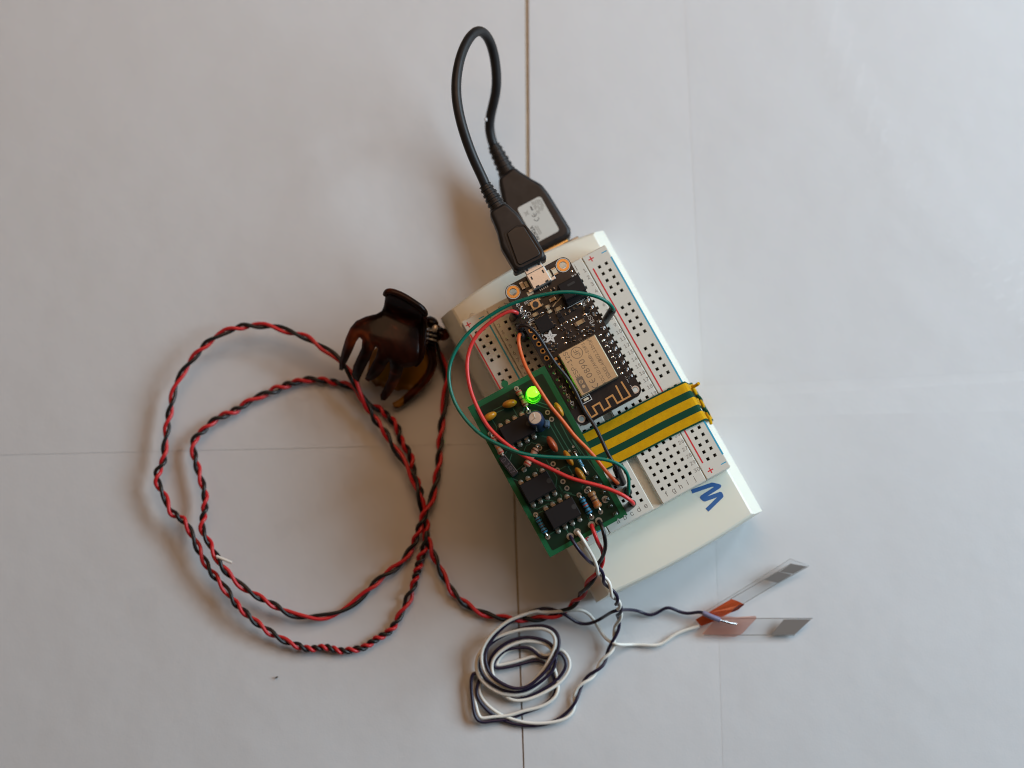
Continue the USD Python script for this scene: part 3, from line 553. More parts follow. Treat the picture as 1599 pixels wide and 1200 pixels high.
B_br, B_rd, B_gn, B_bk, B_or, B_bl, B_gd = ('band_brown', (0.10, 0.03, 0.015), 0.4), ('band_red', (0.42, 0.04, 0.02), 0.4), ('band_green', (0.03, 0.13, 0.05), 0.4), ('band_black', (0.012, 0.012, 0.014), 0.4), ('band_orange', (0.6, 0.16, 0.02), 0.4), ('band_blue', (0.02, 0.05, 0.2), 0.4), ('band_gold', (0.35, 0.2, 0.05), 0.35)
tanr, bluer, pinkr, lbl = ((0.42, 0.29, 0.18), (0.03, 0.22, 0.40), (0.48, 0.27, 0.18), (0.10, 0.36, 0.48))
resistor((806.5, 606), (825.5, 642), 0.98, tanr, [(0.12, B_rd), (0.34, B_gn), (0.55, B_gn), (0.88, B_br)], 'resistor_tan', 1.6, (0.1, 0.2))
resistor((904.5, 772.5), (924.3, 807.5), 1.02, bluer, [(0.13, B_bk), (0.32, B_bk), (0.48, B_rd), (0.64, B_bk), (0.86, B_bk)], 'resistor_blue', 1.6, (0.14, 0.14))
resistor((836.5, 803.5), (855.5, 838.5), 0.98, bluer, [(0.13, B_bk), (0.32, B_bk), (0.5, B_br), (0.66, B_bk), (0.86, B_bk)], 'resistor_blue', 1.4, (0.14, 0.18))
resistor((897, 706), (915.6, 739.5), 0.62, lbl, [(0.15, B_bl), (0.4, B_bl), (0.6, B_bk), (0.8, B_bl)], 'resistor_pale_blue', 1.2, (0.36, 0.3))
resistor((919, 762.5), (938.2, 799), 1.3, (0.46, 0.24, 0.10), [(0.28, B_br), (0.52, B_br), (0.66, B_or), (0.74, B_or), (0.82, B_or)], 'resistor_orange', 1.7, (0.16, 0.16))
resistor((840.5, 696), (818.5, 733), 1.15, pinkr, [(0.14, B_br), (0.35, B_rd), (0.6, B_br), (0.85, B_rd)], 'resistor_pink', 1.9, (0.12, 0.12))
resistor((765.5, 677), (786, 714), 0.95, pinkr, [(0.12, B_rd), (0.4, B_br), (0.62, B_or), (0.88, B_rd)], 'resistor_pink', 1.5, (0.14, 0.1))
# black slab part with pale lettering on the left edge
a, b = G(784, 712.5, ZP + 2.5), G(806, 741, ZP + 2.5); cx, cy = (a + b) / 2; ang = math.degrees(math.atan2(*(a - b)[::-1]))
slab = gb.add('thin_package', W(rect(cx - 0.3, cy, 7.4, 2.3, ZP + 0.3, ZP + 2.6, ang, 0.3)), mat('slate_plastic', (0.035, 0.032, 0.036), 0.35))
nrm = np.array([math.cos(math.radians(ang - 90)), math.sin(math.radians(ang - 90))])
e0 = np.array([cx - 0.3, cy]); u = (a - b) / np.linalg.norm(a - b)
n2 = np.array([-u[1], u[0]]); n2 = n2 if n2[0] > 0 else -n2
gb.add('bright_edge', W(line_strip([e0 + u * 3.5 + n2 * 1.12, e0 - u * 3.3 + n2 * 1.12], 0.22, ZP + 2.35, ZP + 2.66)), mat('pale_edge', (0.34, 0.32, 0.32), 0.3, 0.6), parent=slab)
t = meshkit.text_mesh('0 1R7', 1.5, 0.03); t.apply_translation([-(t.bounds[1][0]) / 2, -0.75, 0]); t = spin(t, ang + 180, (0, 0)); t.apply_translation([e0[0] - 0.1 * n2[0], e0[1], ZP + 2.6])
gb.add('package_print', W(t), mat('faded_print', (0.13, 0.10, 0.115), 0.5), parent=slab, smooth=False)
gb.add('lead', W(tube(curve([[*G(783, 709), ZP + 0.1], [*G(783.5, 708), ZP + 2.0], [*G(786, 713, ZP + 2), ZP + 2.2]], 0.3), 0.28, 8)), lead, parent=slab)
# yellow and red ceramic discs standing on edge
yel = mat('amber_coating', (0.52, 0.23, 0.015), 0.22); redc = mat('rust_coating', (0.40, 0.085, 0.03), 0.25)
def disc_cap(p, q, thick, high, m, name='capacitor'):
    a, b = G(*p, ZP + high * 0.6), G(*q, ZP + high * 0.6); c = (a + b) / 2; L = np.linalg.norm(b - a); deg = math.degrees(math.atan2(*(b - a)[::-1]))
    c_ = gb.add(name, W(ellipsoid((c[0], c[1], ZP + high * 0.5 + 0.4), L / 2, thick / 2, high / 2, deg, 3)), m, smooth=True)
    u = (b - a) / L
    for s in (-1, 1):
        q = c + u * s * 1.25
        gb.add('lead', W(tube([[q[0], q[1], ZP], [q[0], q[1], ZP + 1.2]], 0.26, 8)), lead, parent=c_)
disc_cap((784.5, 634), (807, 627.5), 2.5, 4.2, yel); disc_cap((754.5, 656.5), (775, 645), 2.4, 4.0, yel); disc_cap((866.5, 629), (879, 650.5), 2.0, 4.2, yel)
disc_cap((880.5, 703.5), (894.5, 727.5), 2.0, 4.2, yel); disc_cap((898.5, 730.5), (913.5, 751.5), 2.1, 4.4, yel); disc_cap((854.5, 681.5), (870, 706), 2.4, 6.0, redc)
# electrolytic can
b0, b1 = G(842.5, 664.5, ZP), loc(835.5, 652.9, ZP + 9.5)
A, Bp = np.array([b0[0], b0[1], ZP + 0.4]), np.array([b1[0], b1[1], ZP + 9.5]); Lc = np.linalg.norm(Bp - A)
slv = mat('navy_sleeve', (0.015, 0.035, 0.085), 0.28)
ec = gb.add('electrolytic_capacitor', W(lathe([(0, 2.3), (0.6, 2.45), (1.2, 2.3), (1.7, 2.45), (Lc - 0.5, 2.45), (Lc - 0.1, 2.25), (Lc, 1.95)], A, Bp, 28)), slv, smooth=40)
dd = (Bp - A) / Lc
gb.add('metal_top', W(lathe([(Lc - 0.2, 1.95), (Lc + 0.04, 1.93), (Lc + 0.1, 1.75), (Lc + 0.06, 0.02)], A, Bp, 28)), mat('can_aluminium', (0.55, 0.49, 0.42), 0.45, 0.4), parent=ec)
for k in range(3):
    t = math.radians(75 + 120 * k); q = Bp + dd * 0.1
    gb.add('vent_score', W(tube([q, q + np.array([1.55 * math.cos(t), 1.55 * math.sin(t), 0]) ], 0.07, 6)), mat('score_lit', (0.9, 0.85, 0.75) if k == 0 else (0.18, 0.14, 0.10), 0.5) if k == 0 else mat('score_shaded', (0.16, 0.12, 0.09), 0.5), parent=ec)  # one groove pale, two dark: light on the score put into colour
t0 = math.radians(-20)
gb.add('polarity_stripe', W(rect(A[0] + 1.9, A[1] - 1.2, 1.8, 2.2, ZP + 1.5, ZP + 6.5, -30, 0.5)), mat('pale_stripe', (0.10, 0.20, 0.32), 0.35), parent=ec)
for q in ((890.4, 838), (901.5, 831), (923.7, 820), (934.9, 814), (945.2, 780.2)): pad(*q, 0.5, 1.15)
print('part 1 done')
#PART2
# ================================================================== black usb cable
rub = mat('black_rubber', (0.010, 0.0095, 0.010), 0.42, spec=0.35, bump=(1200, 0.08, 0.00006), vary=(300, (0.020, 0.018, 0.018)))
usb = Thing('usb_cable', 'black usb cable looped above the power bank, white label on its larger plug', 'usb cable', base=P(800, 330, 0))
def PX(q, z): return np.array([loc(x, y, z) for x, y in q])
def soften(q, r=1.2): return Polygon(q).buffer(-r).buffer(2 * r, quad_segs=6).buffer(-r, quad_segs=6)
zt = 44.7
mp = soften(PX([(806, 426), (802.5, 420), (782, 386), (776, 360), (769, 343), (763, 330), (789, 315), (797, 322), (810, 334), (821, 350), (836, 368), (851.5, 396), (850.5, 404)], zt), 1.6)
micro = usb.add('small_plug', W(bevel_prism(mp, zt - 6.9, zt, 1.3, 5)), rub)
pnl = soften(PX([(791, 365), (804, 355), (818, 354), (843, 394), (842, 400), (812, 415), (808, 412)], zt), 0.9)
usb.add('grip_panel', W(bevel_prism(pnl, zt - 0.3, zt + 0.35, 0.3, 4, bottom=False)), mat('panel_black', (0.009, 0.009, 0.010), 0.36), parent=micro)
gr = pnl.buffer(0.75).difference(pnl.buffer(0.35)); usb.add('panel_rim', W(prism(gr, zt - 0.2, zt + 0.12)), rub, parent=micro)
fl = soften(PX([(804, 428), (800, 421), (848, 397), (853, 398), (853, 405)], zt - 1), 0.7)
usb.add('plug_lip', W(bevel_prism(fl, zt - 6.2, zt - 0.7, 0.45, 4)), rub, parent=micro)
q0 = loc(812.5, 420, ZF + 2.4); ym = uy + 2.75
usb.add('plug_shell', W(cbox(ux - 3.0, ux + 3.0, ym - 3.0, ym + 6.0, ZF + 0.45, ZF + 2.35, 0.2)), tin, parent=micro)
for s in (-1, 1): usb.add('shell_slot', W(rect(ux + s * 2.1, ym + 1.2, 0.7, 0.8, ZF + 2.34, ZF + 2.38)), dark, parent=micro)
za = 15.2
ap = soften(PX([(826, 402), (792, 340), (785, 314), (780, 290), (778, 278), (803, 258), (811, 266), (830, 278), (846, 287), (857, 301), (891, 356), (892, 366), (886, 371.5)], za), 1.9)
big = usb.add('large_plug', W(bevel_prism(ap, za - 8.4, za, 1.5, 5)), rub)
ym2 = loc(868, 381, za)[1]; xa = loc(861, 385, 13)[0]
usb.add('plug_shell', W(cbox(xa - 6.0, xa + 6.0, by1 + 0.2, ym2 + 2.0, 8.6, 13.1, 0.25)), mat('brass_shell', (0.75, 0.58, 0.30), 0.25, 1.0), parent=big)
# the white label
l0, l1 = loc(808.2, 326.6, za), loc(841.5, 304.5, za); l2 = loc(874.5, 359, za)
lx0, lx1, ly1, ly0 = l0[0] - 0.1, (l1[0] + l2[0]) / 2, (l0[1] + l1[1]) / 2 - 0.1, l2[1] - 0.2
print('label', lx0, lx1, ly0, ly1)
lab = usb.add('label', W(prism(sbox(lx0, ly0, lx1, ly1).buffer(-1.0).buffer(1.0), za, za + 0.06)), mat('label_white', (0.56, 0.57, 0.53), 0.5), parent=big)
lw, lh = lx1 - lx0, ly1 - ly0; lz = za + 0.06
li = mat('label_ink', (0.03, 0.03, 0.026), 0.6); lg_ = mat('label_grey_ink', (0.28, 0.28, 0.25), 0.6)
def lt(s, fx, fy, size, bold=False): return lettering(s, lx0 + fx * lw, ly0 + fy * lh, lz, size, 90, 0.02, bold)
ce = [prism(arc(lx0 + 0.45 * lw, ly0 + 0.555 * lh - 0.2, 0.8, 0.11), lz, lz + 0.02), prism(unary_union([arc(lx0 + 0.45 * lw, ly0 + 0.66 * lh, 0.75, 0.11), LineString([(lx0 + 0.45 * lw, ly0 + 0.66 * lh - 0.75), (lx0 + 0.45 * lw, ly0 + 0.66 * lh + 0.4)]).buffer(0.1)]), lz, lz + 0.02)]
usb.add('label_print', W(cat([lt('NOKIA', 0.13, 0.24, 1.15, True), cat(ce), rect(lx0 + 0.48 * lw, ly0 + 0.82 * lh, 0.42, 1.5, lz, lz + 0.02)])), li, parent=lab, smooth=False)
binx, biny = lx0 + 0.22 * lw, ly0 + 0.77 * lh
usb.add('label_small_print', W(cat([*[rect(lx0 + fx * lw, ly0 + fy * lh, 0.26, ln, lz, lz + 0.02) for fx, fy, ln in ((0.60, 0.92, 1.2), (0.60, 0.80, 1.6), (0.60, 0.67, 1.1), (0.66, 0.86, 2.6), (0.66, 0.66, 1.3), (0.73, 0.90, 1.5), (0.73, 0.74, 2.2), (0.80, 0.88, 2.0), (0.80, 0.70, 1.6), (0.86, 0.90, 1.2), (0.86, 0.75, 2.2), (0.92, 0.82, 2.8), (0.27, 0.33, 1.7), (0.27, 0.20, 1.6), (0.34, 0.26, 3.0))],
        line_strip([(binx - 0.7, biny - 0.8), (binx + 0.8, biny + 0.8)], 0.13, lz, lz + 0.02), line_strip([(binx - 0.7, biny + 0.8), (binx + 0.8, biny - 0.8)], 0.13, lz, lz + 0.02),
        prism(sbox(binx - 0.5, biny - 0.5, binx + 0.55, biny + 0.5).difference(sbox(binx - 0.4, biny - 0.38, binx + 0.42, biny + 0.38)), lz, lz + 0.021)])), lg_, parent=lab, smooth=False)
cpath = [P(*q) for q in ((760, 294, 41.3), (751, 273, 42.5), (740, 249, 44), (724, 205, 46.5), (713, 152, 47), (715, 108, 45.5), (728, 68, 42), (747, 49, 37.5), (763, 62, 32), (773.5, 100, 26), (774.5, 140, 21.5), (768, 172, 17.5), (764.5, 198, 14.5), (769, 222, 12.3), (776, 240, 11.3))]
cc = curve(cpath, 0.7)
usb.add('cable', tube(cc, 1.62, 18), rub, smooth=60)
def relief(p0, p1, r0, r1, zs):
    a, b = P(*p0, zs[0]), P(*p1, zs[1]); n = 60; t = np.linspace(0, 1, n)
    r = r0 + (r1 - r0) * t; ridge = 0.34 * (np.sin(t * 2 * np.pi * 5.5) > 0) * (t < 0.82)
    return tube(a + (b - a) * t[:, None], r - ridge, 18)
usb.add('strain_relief', relief((757.5, 290), (781, 330), 2.15, 3.0, (41.4, 41.2)), rub, parent=micro, smooth=40)
usb.add('strain_relief', relief((771, 228), (794, 274), 2.3, 3.2, (12, 11)), rub, parent=big, smooth=40)
usb.add('nick', ellipsoid(P(758.6, 187, 17), 0.45, 0.7, 0.6, 10, 2), mat('nick_highlight', (0.75, 0.75, 0.75), 0.5), smooth=True)  # nick in the insulation, its highlight put into the white colour

# ================================================================== jumper wires
def wire_mat(n, c): return mat(n, c, 0.33, bump=(500, 0.06, 0.0001))
hous = mat('plug_black', (0.012, 0.011, 0.012), 0.38)
def jumper(label, colour, cname, pts, ends, r=0.6):
    """pts: (px, py, z) from the first plug's top to the last one's; ends: ((hole column, hole row), top px, py, z)"""
    t = Thing('jumper_wire', label, 'jumper wire', 'jumper wires plugged into the breadboard', base=P(*pts[len(pts) // 2][:2], ZB))
    axes = []
    for (u, k), tp in ends:
        base = WP(u * PT, -k * PT, ZB + 0.1); top = P(*tp); d = (top - base) / np.linalg.norm(top - base); L = np.linalg.norm(top - base)
        h = t.add('plug', lathe([(0, 0.9), (0.3, 1.25), (L * 0.75, 1.32), (L - 0.5, 1.25), (L, 0.95)], base, top, 18), hous, smooth=50)
        t.add('pin', lathe([(0, 0.3), (2.6, 0.3)], base - [0, 0, 2.2], base + [0, 0, 0.4], 8), tin, parent=h)
        axes.append((top, d))
    w = [axes[0][0] - axes[0][1] * 0.8, axes[0][0] + axes[0][1] * 1.2] + [P(*q) for q in pts] + [axes[1][0] + axes[1][1] * 1.2, axes[1][0] - axes[1][1] * 0.8]
    t.add('insulated_wire', tube(curve(w, 0.5), r, 14), wire_mat(cname, colour), smooth=60)
def g3(x, y, z): return (700 + x / 5.33, 520 + y / 5.33, z)
jumper('green jumper wire arching over the black board and down across the green board', (0.0, 0.15, 0.105), 'green_insulation',
       [(950, 473.5, 48.5), (934, 464.5, 50.5), (912, 459, 51), (885, 456.5, 51), (858, 459, 50.5), (826, 466, 49.5), (790, 479, 48), (757, 499, 46.5), g3(170, 0, 45.5), g3(60, 150, 45), g3(10, 290, 44.5), g3(10, 430, 44.5), g3(60, 590, 45), g3(160, 740, 46),
        g3(290, 860, 47.5), g3(430, 935, 49), g3(600, 1000, 50.5), g3(780, 1030, 51), g3(1000, 1040, 51.5), g3(1230, 1045, 51.5), (957, 721.5, 51), (971, 729, 50), (979.5, 741, 48.5), (982, 755, 47)],
       (((11, 7), (956.5, 484, 45)), ((3, 27), (981, 769, 44))), 0.57)
jumper('red jumper wire curving over the green board inside the green jumper', (0.70, 0.045, 0.042), 'red_insulation',
       [(799, 486.3, 46.0), (790.7, 488, 46.2), (773.8, 497.6, 45.8), (755, 512.6, 45), (740, 531, 44.5), (730.6, 557.6, 44), (730, 583.8, 44), (735.6, 612, 44), (746.9, 640, 44.5), (762, 666, 45.3), (782.5, 687, 46), (805, 704, 46.3), (831, 719, 46.6), (859.5, 732.2, 46.8),
        (892.5, 747.2, 47), (930, 757.5, 47.3), (958, 767, 47.5), (977, 776.5, 47.2)],
       (((1, 1), (805.5, 489, 44)), ((2, 29), (987.5, 786.5, 44))), 0.62)
jumper('orange jumper wire passing over the lit green light', (0.68, 0.13, 0.03), 'orange_insulation',
       [(809.7, 531, 45.8), (812.5, 548, 46.6), (820, 570.6, 48), (831, 591, 49.2), (844.4, 612, 49.5), (859.4, 634.4, 49), (878, 657, 48.2), (897, 681, 47.6), (915.7, 700, 47.2), (932.6, 719, 46.8), (949, 739.5, 46.2)],
       (((1, 4), (811.5, 524, 43.2)), ((2, 25), (962.5, 753.5, 44))), 0.6)
jumper('black jumper wire running along the black board edge and over the striped band', (0.011, 0.011, 0.014), 'black_insulation',
       [(820.6, 508.5, 46.2), (835.6, 519.5, 46.2), (848.8, 538.6, 45.5), (860, 557.5, 45), (873, 575.5, 44.6), (887.5, 593.5, 44.2), (904.4, 624.5, 43.8), (913.8, 643.7, 43.6), (926.9, 663, 43.8), (942, 693, 44.2), (951.5, 713, 44.4)],
       (((1, 3), (811, 511, 44)), ((3, 26), (962, 730.5, 42.5))), 0.6)

# ================================================================== striped elastic band round board and bank
yl = mat('yellow_elastic', (0.64, 0.345, 0.001), 0.75, spec=0.12, bump=(2600, 0.35, 0.00012), vary=(500, (0.54, 0.275, 0.001))); gl = mat('green_elastic', (0.005, 0.052, 0.026), 0.75, spec=0.15, bump=(2600, 0.35, 0.00012))
zb = ZB + 0.45
r0, r1, s0, s1 = loc(1070.4, 594.7, zb), loc(1103.3, 655.7, zb), loc(911, 676, zb), loc(947.5, 733, zb)
print('band', r0, r1, s0, s1)
band = Thing('elastic_band', 'yellow and green striped elastic band holding the breadboard to the power bank', 'elastic band', base=WP(14, r0[1], 0))
slope = ((r0[1] - s0[1]) / (r0[0] - s0[0]) + (r1[1] - s1[1]) / (r1[0] - s1[0])) / 2
prof = [(bx0 + 4, 0.18), (bx0 + 2.4, 0.35), (bx0 - 0.35, 6.5), (bx0 - 0.4, 15), (bx0 + 1.2, 18.5), (XL - 0.5, ZB - 0.6), (XL - 0.1, ZB + 0.15), (XL + 0.6, ZB + 0.4), (0, ZB + 0.42), (14, ZB + 0.45), (28, ZB + 0.42), (XR - 0.6, ZB + 0.40), (XR + 0.1, ZB + 0.15), (XR + 0.5, ZB - 0.6), (bx1 - 1.2, 18.5), (bx1 + 0.4, 15), (bx1 + 0.35, 6.5), (bx1 - 2.4, 0.35), (bx1 - 4, 0.18)]
pr = np.array(prof); dl = np.r_[0, np.cumsum(np.linalg.norm(np.diff(pr, axis=0), axis=1))]; uu = np.linspace(0, dl[-1], 160); pr = np.stack([np.interp(uu, dl, pr[:, k]) for k in (0, 1)], 1)
tg = np.gradient(pr, axis=0); tg /= np.linalg.norm(tg, axis=1)[:, None]; nn = np.stack([-tg[:, 1], tg[:, 0]], 1)
W0 = r0[1] - r1[1]; edges = np.cumsum([0, 0.55, 2.65, 2.2, 2.65, 2.2, 2.65, 0.55]); edges = edges / edges[-1] * W0
for i in range(7):
    y1, y0 = r0[1] - edges[i], r0[1] - edges[i + 1]; th = 0.34 if i % 2 else 0.30
    v, f = [], []
    for j in range(len(pr)):
        sh = slope * (pr[j, 0] - r0[0]) + 0.12 * math.sin(j * 0.13 + 1)
        for yy, o in ((y1, 0), (y0, 0), (y0, th), (y1, th)): v.append([pr[j, 0] + nn[j, 0] * o, yy + sh, pr[j, 1] + nn[j, 1] * o])
    k = 4
    for j in range(len(pr) - 1):
        for c in range(4):
            a, b = j * k + c, j * k + (c + 1) % 4; f += [[a, a + k, b + k], [a, b + k, b]]
    e = (len(pr) - 1) * k; f += [[0, 1, 2], [0, 2, 3], [e, e + 2, e + 1], [e, e + 3, e + 2]]
    m = W(tm(v, f)); 
    if m.volume < 0: m.invert()
    band.add('yellow_stripe' if i % 2 else 'green_stripe', m, yl if i % 2 else gl)
for pts, m in (([(1079, 605, 27), (1085, 603, 27.5), (1091, 599, 29)], yl), ([(1081, 606, 26), (1086, 614, 25), (1090, 621, 24)], yl), ([(1088, 618, 25), (1093, 622, 25), (1096, 630, 24)], gl), ([(1093, 624, 25), (1097, 632, 24), (1099, 639, 23)], yl), ([(1098, 638, 24), (1104, 643, 24), (1107, 652, 23)], gl), ([(1103, 644, 24), (1108, 655, 23), (1110.5, 662, 22)], yl)):
    band.add('loose_fold', tube(curve([P(*q) for q in pts], 0.3), [0.55] * len(curve([P(*q) for q in pts], 0.3)), 8), m, smooth=60)

# ================================================================== wires twisted in pairs
def pair(centre, half, amp, phase0=0.0, uneven=0.0):
    """centre: (px, py, z) points; half: half-turn length (mm) at each point; returns the two strands and the arc lengths"""
    p = np.array([P(*q) for q in centre]); c = curve(p, 0.45)
    t = np.array([np.argmin(((c - q) ** 2).sum(1)) for q in p]); t = np.maximum.accumulate(t)
    h = np.interp(np.arange(len(c)), t, half); ds = np.r_[0, np.linalg.norm(np.diff(c, axis=0), axis=1)]
    L = np.cumsum(ds); nz = lambda w, k: 2 * meshkit.noise(np.stack([L / w, L * 0 + 3.7 * k, L * 0], -1), k) - 1
    tight = np.clip((6.5 - h) / 3.5, 0, 1)
    ph = phase0 + np.cumsum(np.pi * ds / h * (1 + 1.1 * uneven * nz(7.0, 1)))
    T = np.gradient(c, axis=0); T /= np.linalg.norm(T, axis=1)[:, None]
    N = np.cross(T, [0, 0, 1.0]); N /= np.linalg.norm(N, axis=1)[:, None] + 1e-9; B = np.cross(T, N)
    a = np.interp(np.arange(len(c)), t, amp) if np.ndim(amp) else np.full(len(c), amp)
    a = a * (1 + uneven * (0.25 + 0.9 * tight) * np.maximum(0, nz(5.0, 2)))
    c = c + (uneven * 1.5 * (0.3 + tight) * nz(6.0, 3))[:, None] * N
    off = a[:, None] * (np.cos(ph)[:, None] * N + np.sin(ph)[:, None] * B)
    return c + off, c - off, np.cumsum(ds)
def ease_ends(s, d, point, length, start):
    """bends the strand's end to a given point over the given length"""
    d = d if start else d[-1] - d; w = np.clip(1 - d / length, 0, 1); w = w * w * (3 - 2 * w); e = point - (s[0] if start else s[-1])
    return s + w[:, None] * e
redw, blkw = wire_mat('twisted_red', (0.60, 0.020, 0.024)), wire_mat('twisted_black', (0.012, 0.012, 0.012))
RBL = [(678, 535, 5, 9), (690, 560, 4, 10), (696, 590, 3, 10), (693, 640, 2.2, 8), (688, 690, 2.0, 7), (682, 740, 2.2, 7), (674, 777, 3.2, 7), (661, 812, 5.0, 6), (647, 848, 3.2, 6), (620, 884, 2.4, 7), (590, 908, 2.4, 8), (560, 937, 2.4, 8), (530, 957, 2.6, 8), (497, 965, 3.2, 7), (460, 961, 4, 6.5), (425, 945, 5, 6.5), (390, 925, 6, 6.5), (361, 903, 7, 6),
       (343, 882, 7.5, 5), (327, 848, 7, 3.7), (316, 815, 6, 3.6), (319, 780, 5.5, 3.6), (313, 742, 5, 3.6), (304, 700, 4.5, 3.4), (318, 670, 4, 3.4), (350, 650, 3.5, 3.4), (400, 625, 3, 3.3), (450, 604, 2.6, 3.2), (490, 595, 2.4, 3.2), (522, 598, 2.4, 3.6), (552, 606, 2.6, 3.8), (566, 620, 2.8, 3.8), (584, 637, 2.8, 3.8), (606, 655, 2.6, 4), (622, 674, 2.4, 4), (636, 706, 2.4, 4.5), (648, 742, 2.6, 5),
       (656, 785, 3, 5), (661, 820, 2.8, 4), (660, 858, 2.2, 3.2), (652, 898, 2.0, 2.8), (643, 932, 2.0, 2.8), (622, 968, 2.0, 3.0), (602, 992, 2.0, 3.2), (562, 1009, 2.0, 3.2), (522, 1013, 2.2, 3.2), (486, 1011, 2.6, 3.4), (442, 998, 3.4, 5), (402, 974, 4.5, 5.5), (368, 945, 5.5, 5.5), (346, 912, 5.4, 5), (322, 878, 5.5, 5), (292, 826, 6, 4.6),
       (268, 795, 6.2, 3.6), (260, 770, 6, 3.4), (249, 752, 6, 4), (252, 722, 6, 5), (260, 678, 6, 6.2), (266, 640, 6.2, 6.8), (276, 598, 6.5, 7.2), (300, 562, 7, 7.4), (336, 528, 7.4, 7.4), (376, 510, 7.8, 6.5), (414, 510, 8, 5.5), (454, 519, 8.5, 6.5), (490, 534, 9, 8), (522, 556, 9.8, 9), (545, 582, 9.5, 9), (560, 612, 8, 9), (580, 645, 6.0, 8), (606, 684, 4.8, 7), (628, 716, 4.6, 6.5), (648, 750, 5.4, 6),
       (657, 782, 5.8, 6.5), (662, 818, 2.8, 6.5), (668, 846, 3.4, 6), (682, 880, 2.6, 7), (706, 922, 2.4, 7), (736, 950, 2.4, 8), (772, 963, 2.4, 8), (812, 968, 2.6, 8), (850, 965, 3.2, 8), (880, 954, 5, 8), (900, 938, 10, 8), (912, 922, 18, 8.5), (922, 908, 24, 9.5), (936, 886, 30, 11), (943, 862, 37, 13), (939, 840, 42.5, 14), (930, 818, 41.6, 14)]
A1, A2, dA = pair([(q[0], q[1], q[2] if q[2] > 7 else max(1.3, q[2] - 0.8)) for q in RBL], [q[3] for q in RBL], 0.66, 0.4, 0.62)
def padpt(px, py): return np.array([*P(px, py, ZP)[:2], ZP + 0.3])
A1 = ease_ends(A1, dA, padpt(923.7, 820), 16, False); A2 = ease_ends(A2, dA, padpt(934.9, 814), 16, False)
for s in (A1, A2): s[:, 2] = np.maximum(s[:, 2], 0.75)
tw = Thing('twisted_cable', 'red and black twisted wire pair in large loops, from hair clip to green board', 'wire', base=P(460, 760, 0))
tw.add('red_wire', tube(A1, 0.64, 10), redw, smooth=60); tw.add('black_wire', tube(A2, 0.64, 10), blkw, smooth=60)

wht, vio = wire_mat('white_insulation', (0.84, 0.82, 0.74)), wire_mat('violet_insulation', (0.018, 0.012, 0.036))
def c4_(x, y, z, h=40.0): return (700 + x / 5.33, 920 + y / 5.33, z, h)
COIL = [c4_(900, 183, 3.4, 30), c4_(800, 178, 3.4, 22), c4_(700, 188, 3.6), c4_(600, 222, 4.0), c4_(500, 275, 4.3), c4_(420, 340, 4.5), c4_(350, 420, 4.6), c4_(305, 510, 4.6), c4_(297, 600, 4.6), c4_(330, 700, 4.6), c4_(420, 785, 4.6), c4_(540, 830, 4.6), c4_(650, 815, 4.6), c4_(750, 735, 4.6), c4_(830, 625, 4.6), c4_(885, 520, 4.5), c4_(905, 430, 4.4), c4_(875, 360, 4.2), c4_(790, 318, 3.9),
        c4_(690, 322, 3.4), c4_(580, 345, 3.0), c4_(460, 385, 2.7), c4_(350, 450, 2.6), c4_(275, 540, 2.5), c4_(250, 640, 2.5), c4_(285, 740, 2.5), c4_(380, 820, 2.6), c4_(510, 868, 2.8), c4_(650, 850, 3.0), c4_(780, 765, 3.1), c4_(870, 660, 3.1), c4_(885, 560, 3.1), c4_(845, 475, 3.0), c4_(740, 430, 2.8), c4_(610, 425, 2.5), c4_(490, 465, 2.2), c4_(395, 535, 2.0), c4_(355, 620, 1.8), c4_(370, 720, 1.6),
        c4_(430, 835, 1.3), c4_(520, 915, 1.4), c4_(640, 915, 1.6), c4_(780, 860, 1.7), c4_(910, 770, 1.7), c4_(990, 660, 1.6), c4_(985, 580, 1.5), c4_(920, 520, 1.4), c4_(830, 560, 1.2), c4_(760, 545, 1.0), c4_(680, 490, 0.95), c4_(560, 490, 0.9), c4_(450, 535, 0.9), c4_(390, 640, 0.85), c4_(480, 640, 0.85), c4_(620, 605, 0.85), c4_(740, 580, 0.85), c4_(850, 640, 0.85), c4_(900, 780, 0.85), c4_(885, 880, 0.9),
        c4_(800, 960, 0.95), c4_(650, 1020, 1.0), c4_(500, 1065, 1.1), c4_(360, 1085, 1.4), c4_(265, 1085, 1.7), c4_(232, 1020, 1.8), c4_(215, 930, 1.6), c4_(198, 800, 1.5), c4_(215, 705, 1.6), c4_(258, 720, 1.3), c4_(245, 830, 1.1), c4_(285, 940, 1.0), c4_(380, 1030, 0.95), c4_(500, 1088, 0.9, 36), c4_(620, 1118, 0.9, 30), c4_(760, 1125, 0.9, 26), c4_(890, 1100, 1.0, 18), c4_(990, 1045, 1.2, 12), c4_(1045, 970, 1.4, 9),
        c4_(1070, 880, 1.6, 8.5), c4_(1120, 790, 1.8, 8), c4_(1200, 715, 2.0, 8), c4_(1285, 610, 2.4, 7.5), c4_(1360, 490, 3.0, 7), (958.5, 1000, 3.6, 7), (964.5, 976, 5.5, 6.5), (967, 955, 12.5, 6), (961.5, 938, 22.0, 5.5), (954, 922, 26, 5.2), (944, 904, 29, 5.2), (932, 886, 34, 6.5), (918, 867, 39, 9), (905, 849, 42, 14), (896, 835, 41.2, 16)]
V1, V2, dV = pair([q[:3] for q in COIL], [q[3] for q in COIL], 0.66, 1.15 * math.pi, 0.38)
V1 = ease_ends(V1, dV, padpt(901.5, 831), 14, False); V2 = ease_ends(V2, dV, padpt(890.4, 838), 14, False)
for s in (V1, V2): s[:, 2] = np.maximum(s[:, 2], 0.72)
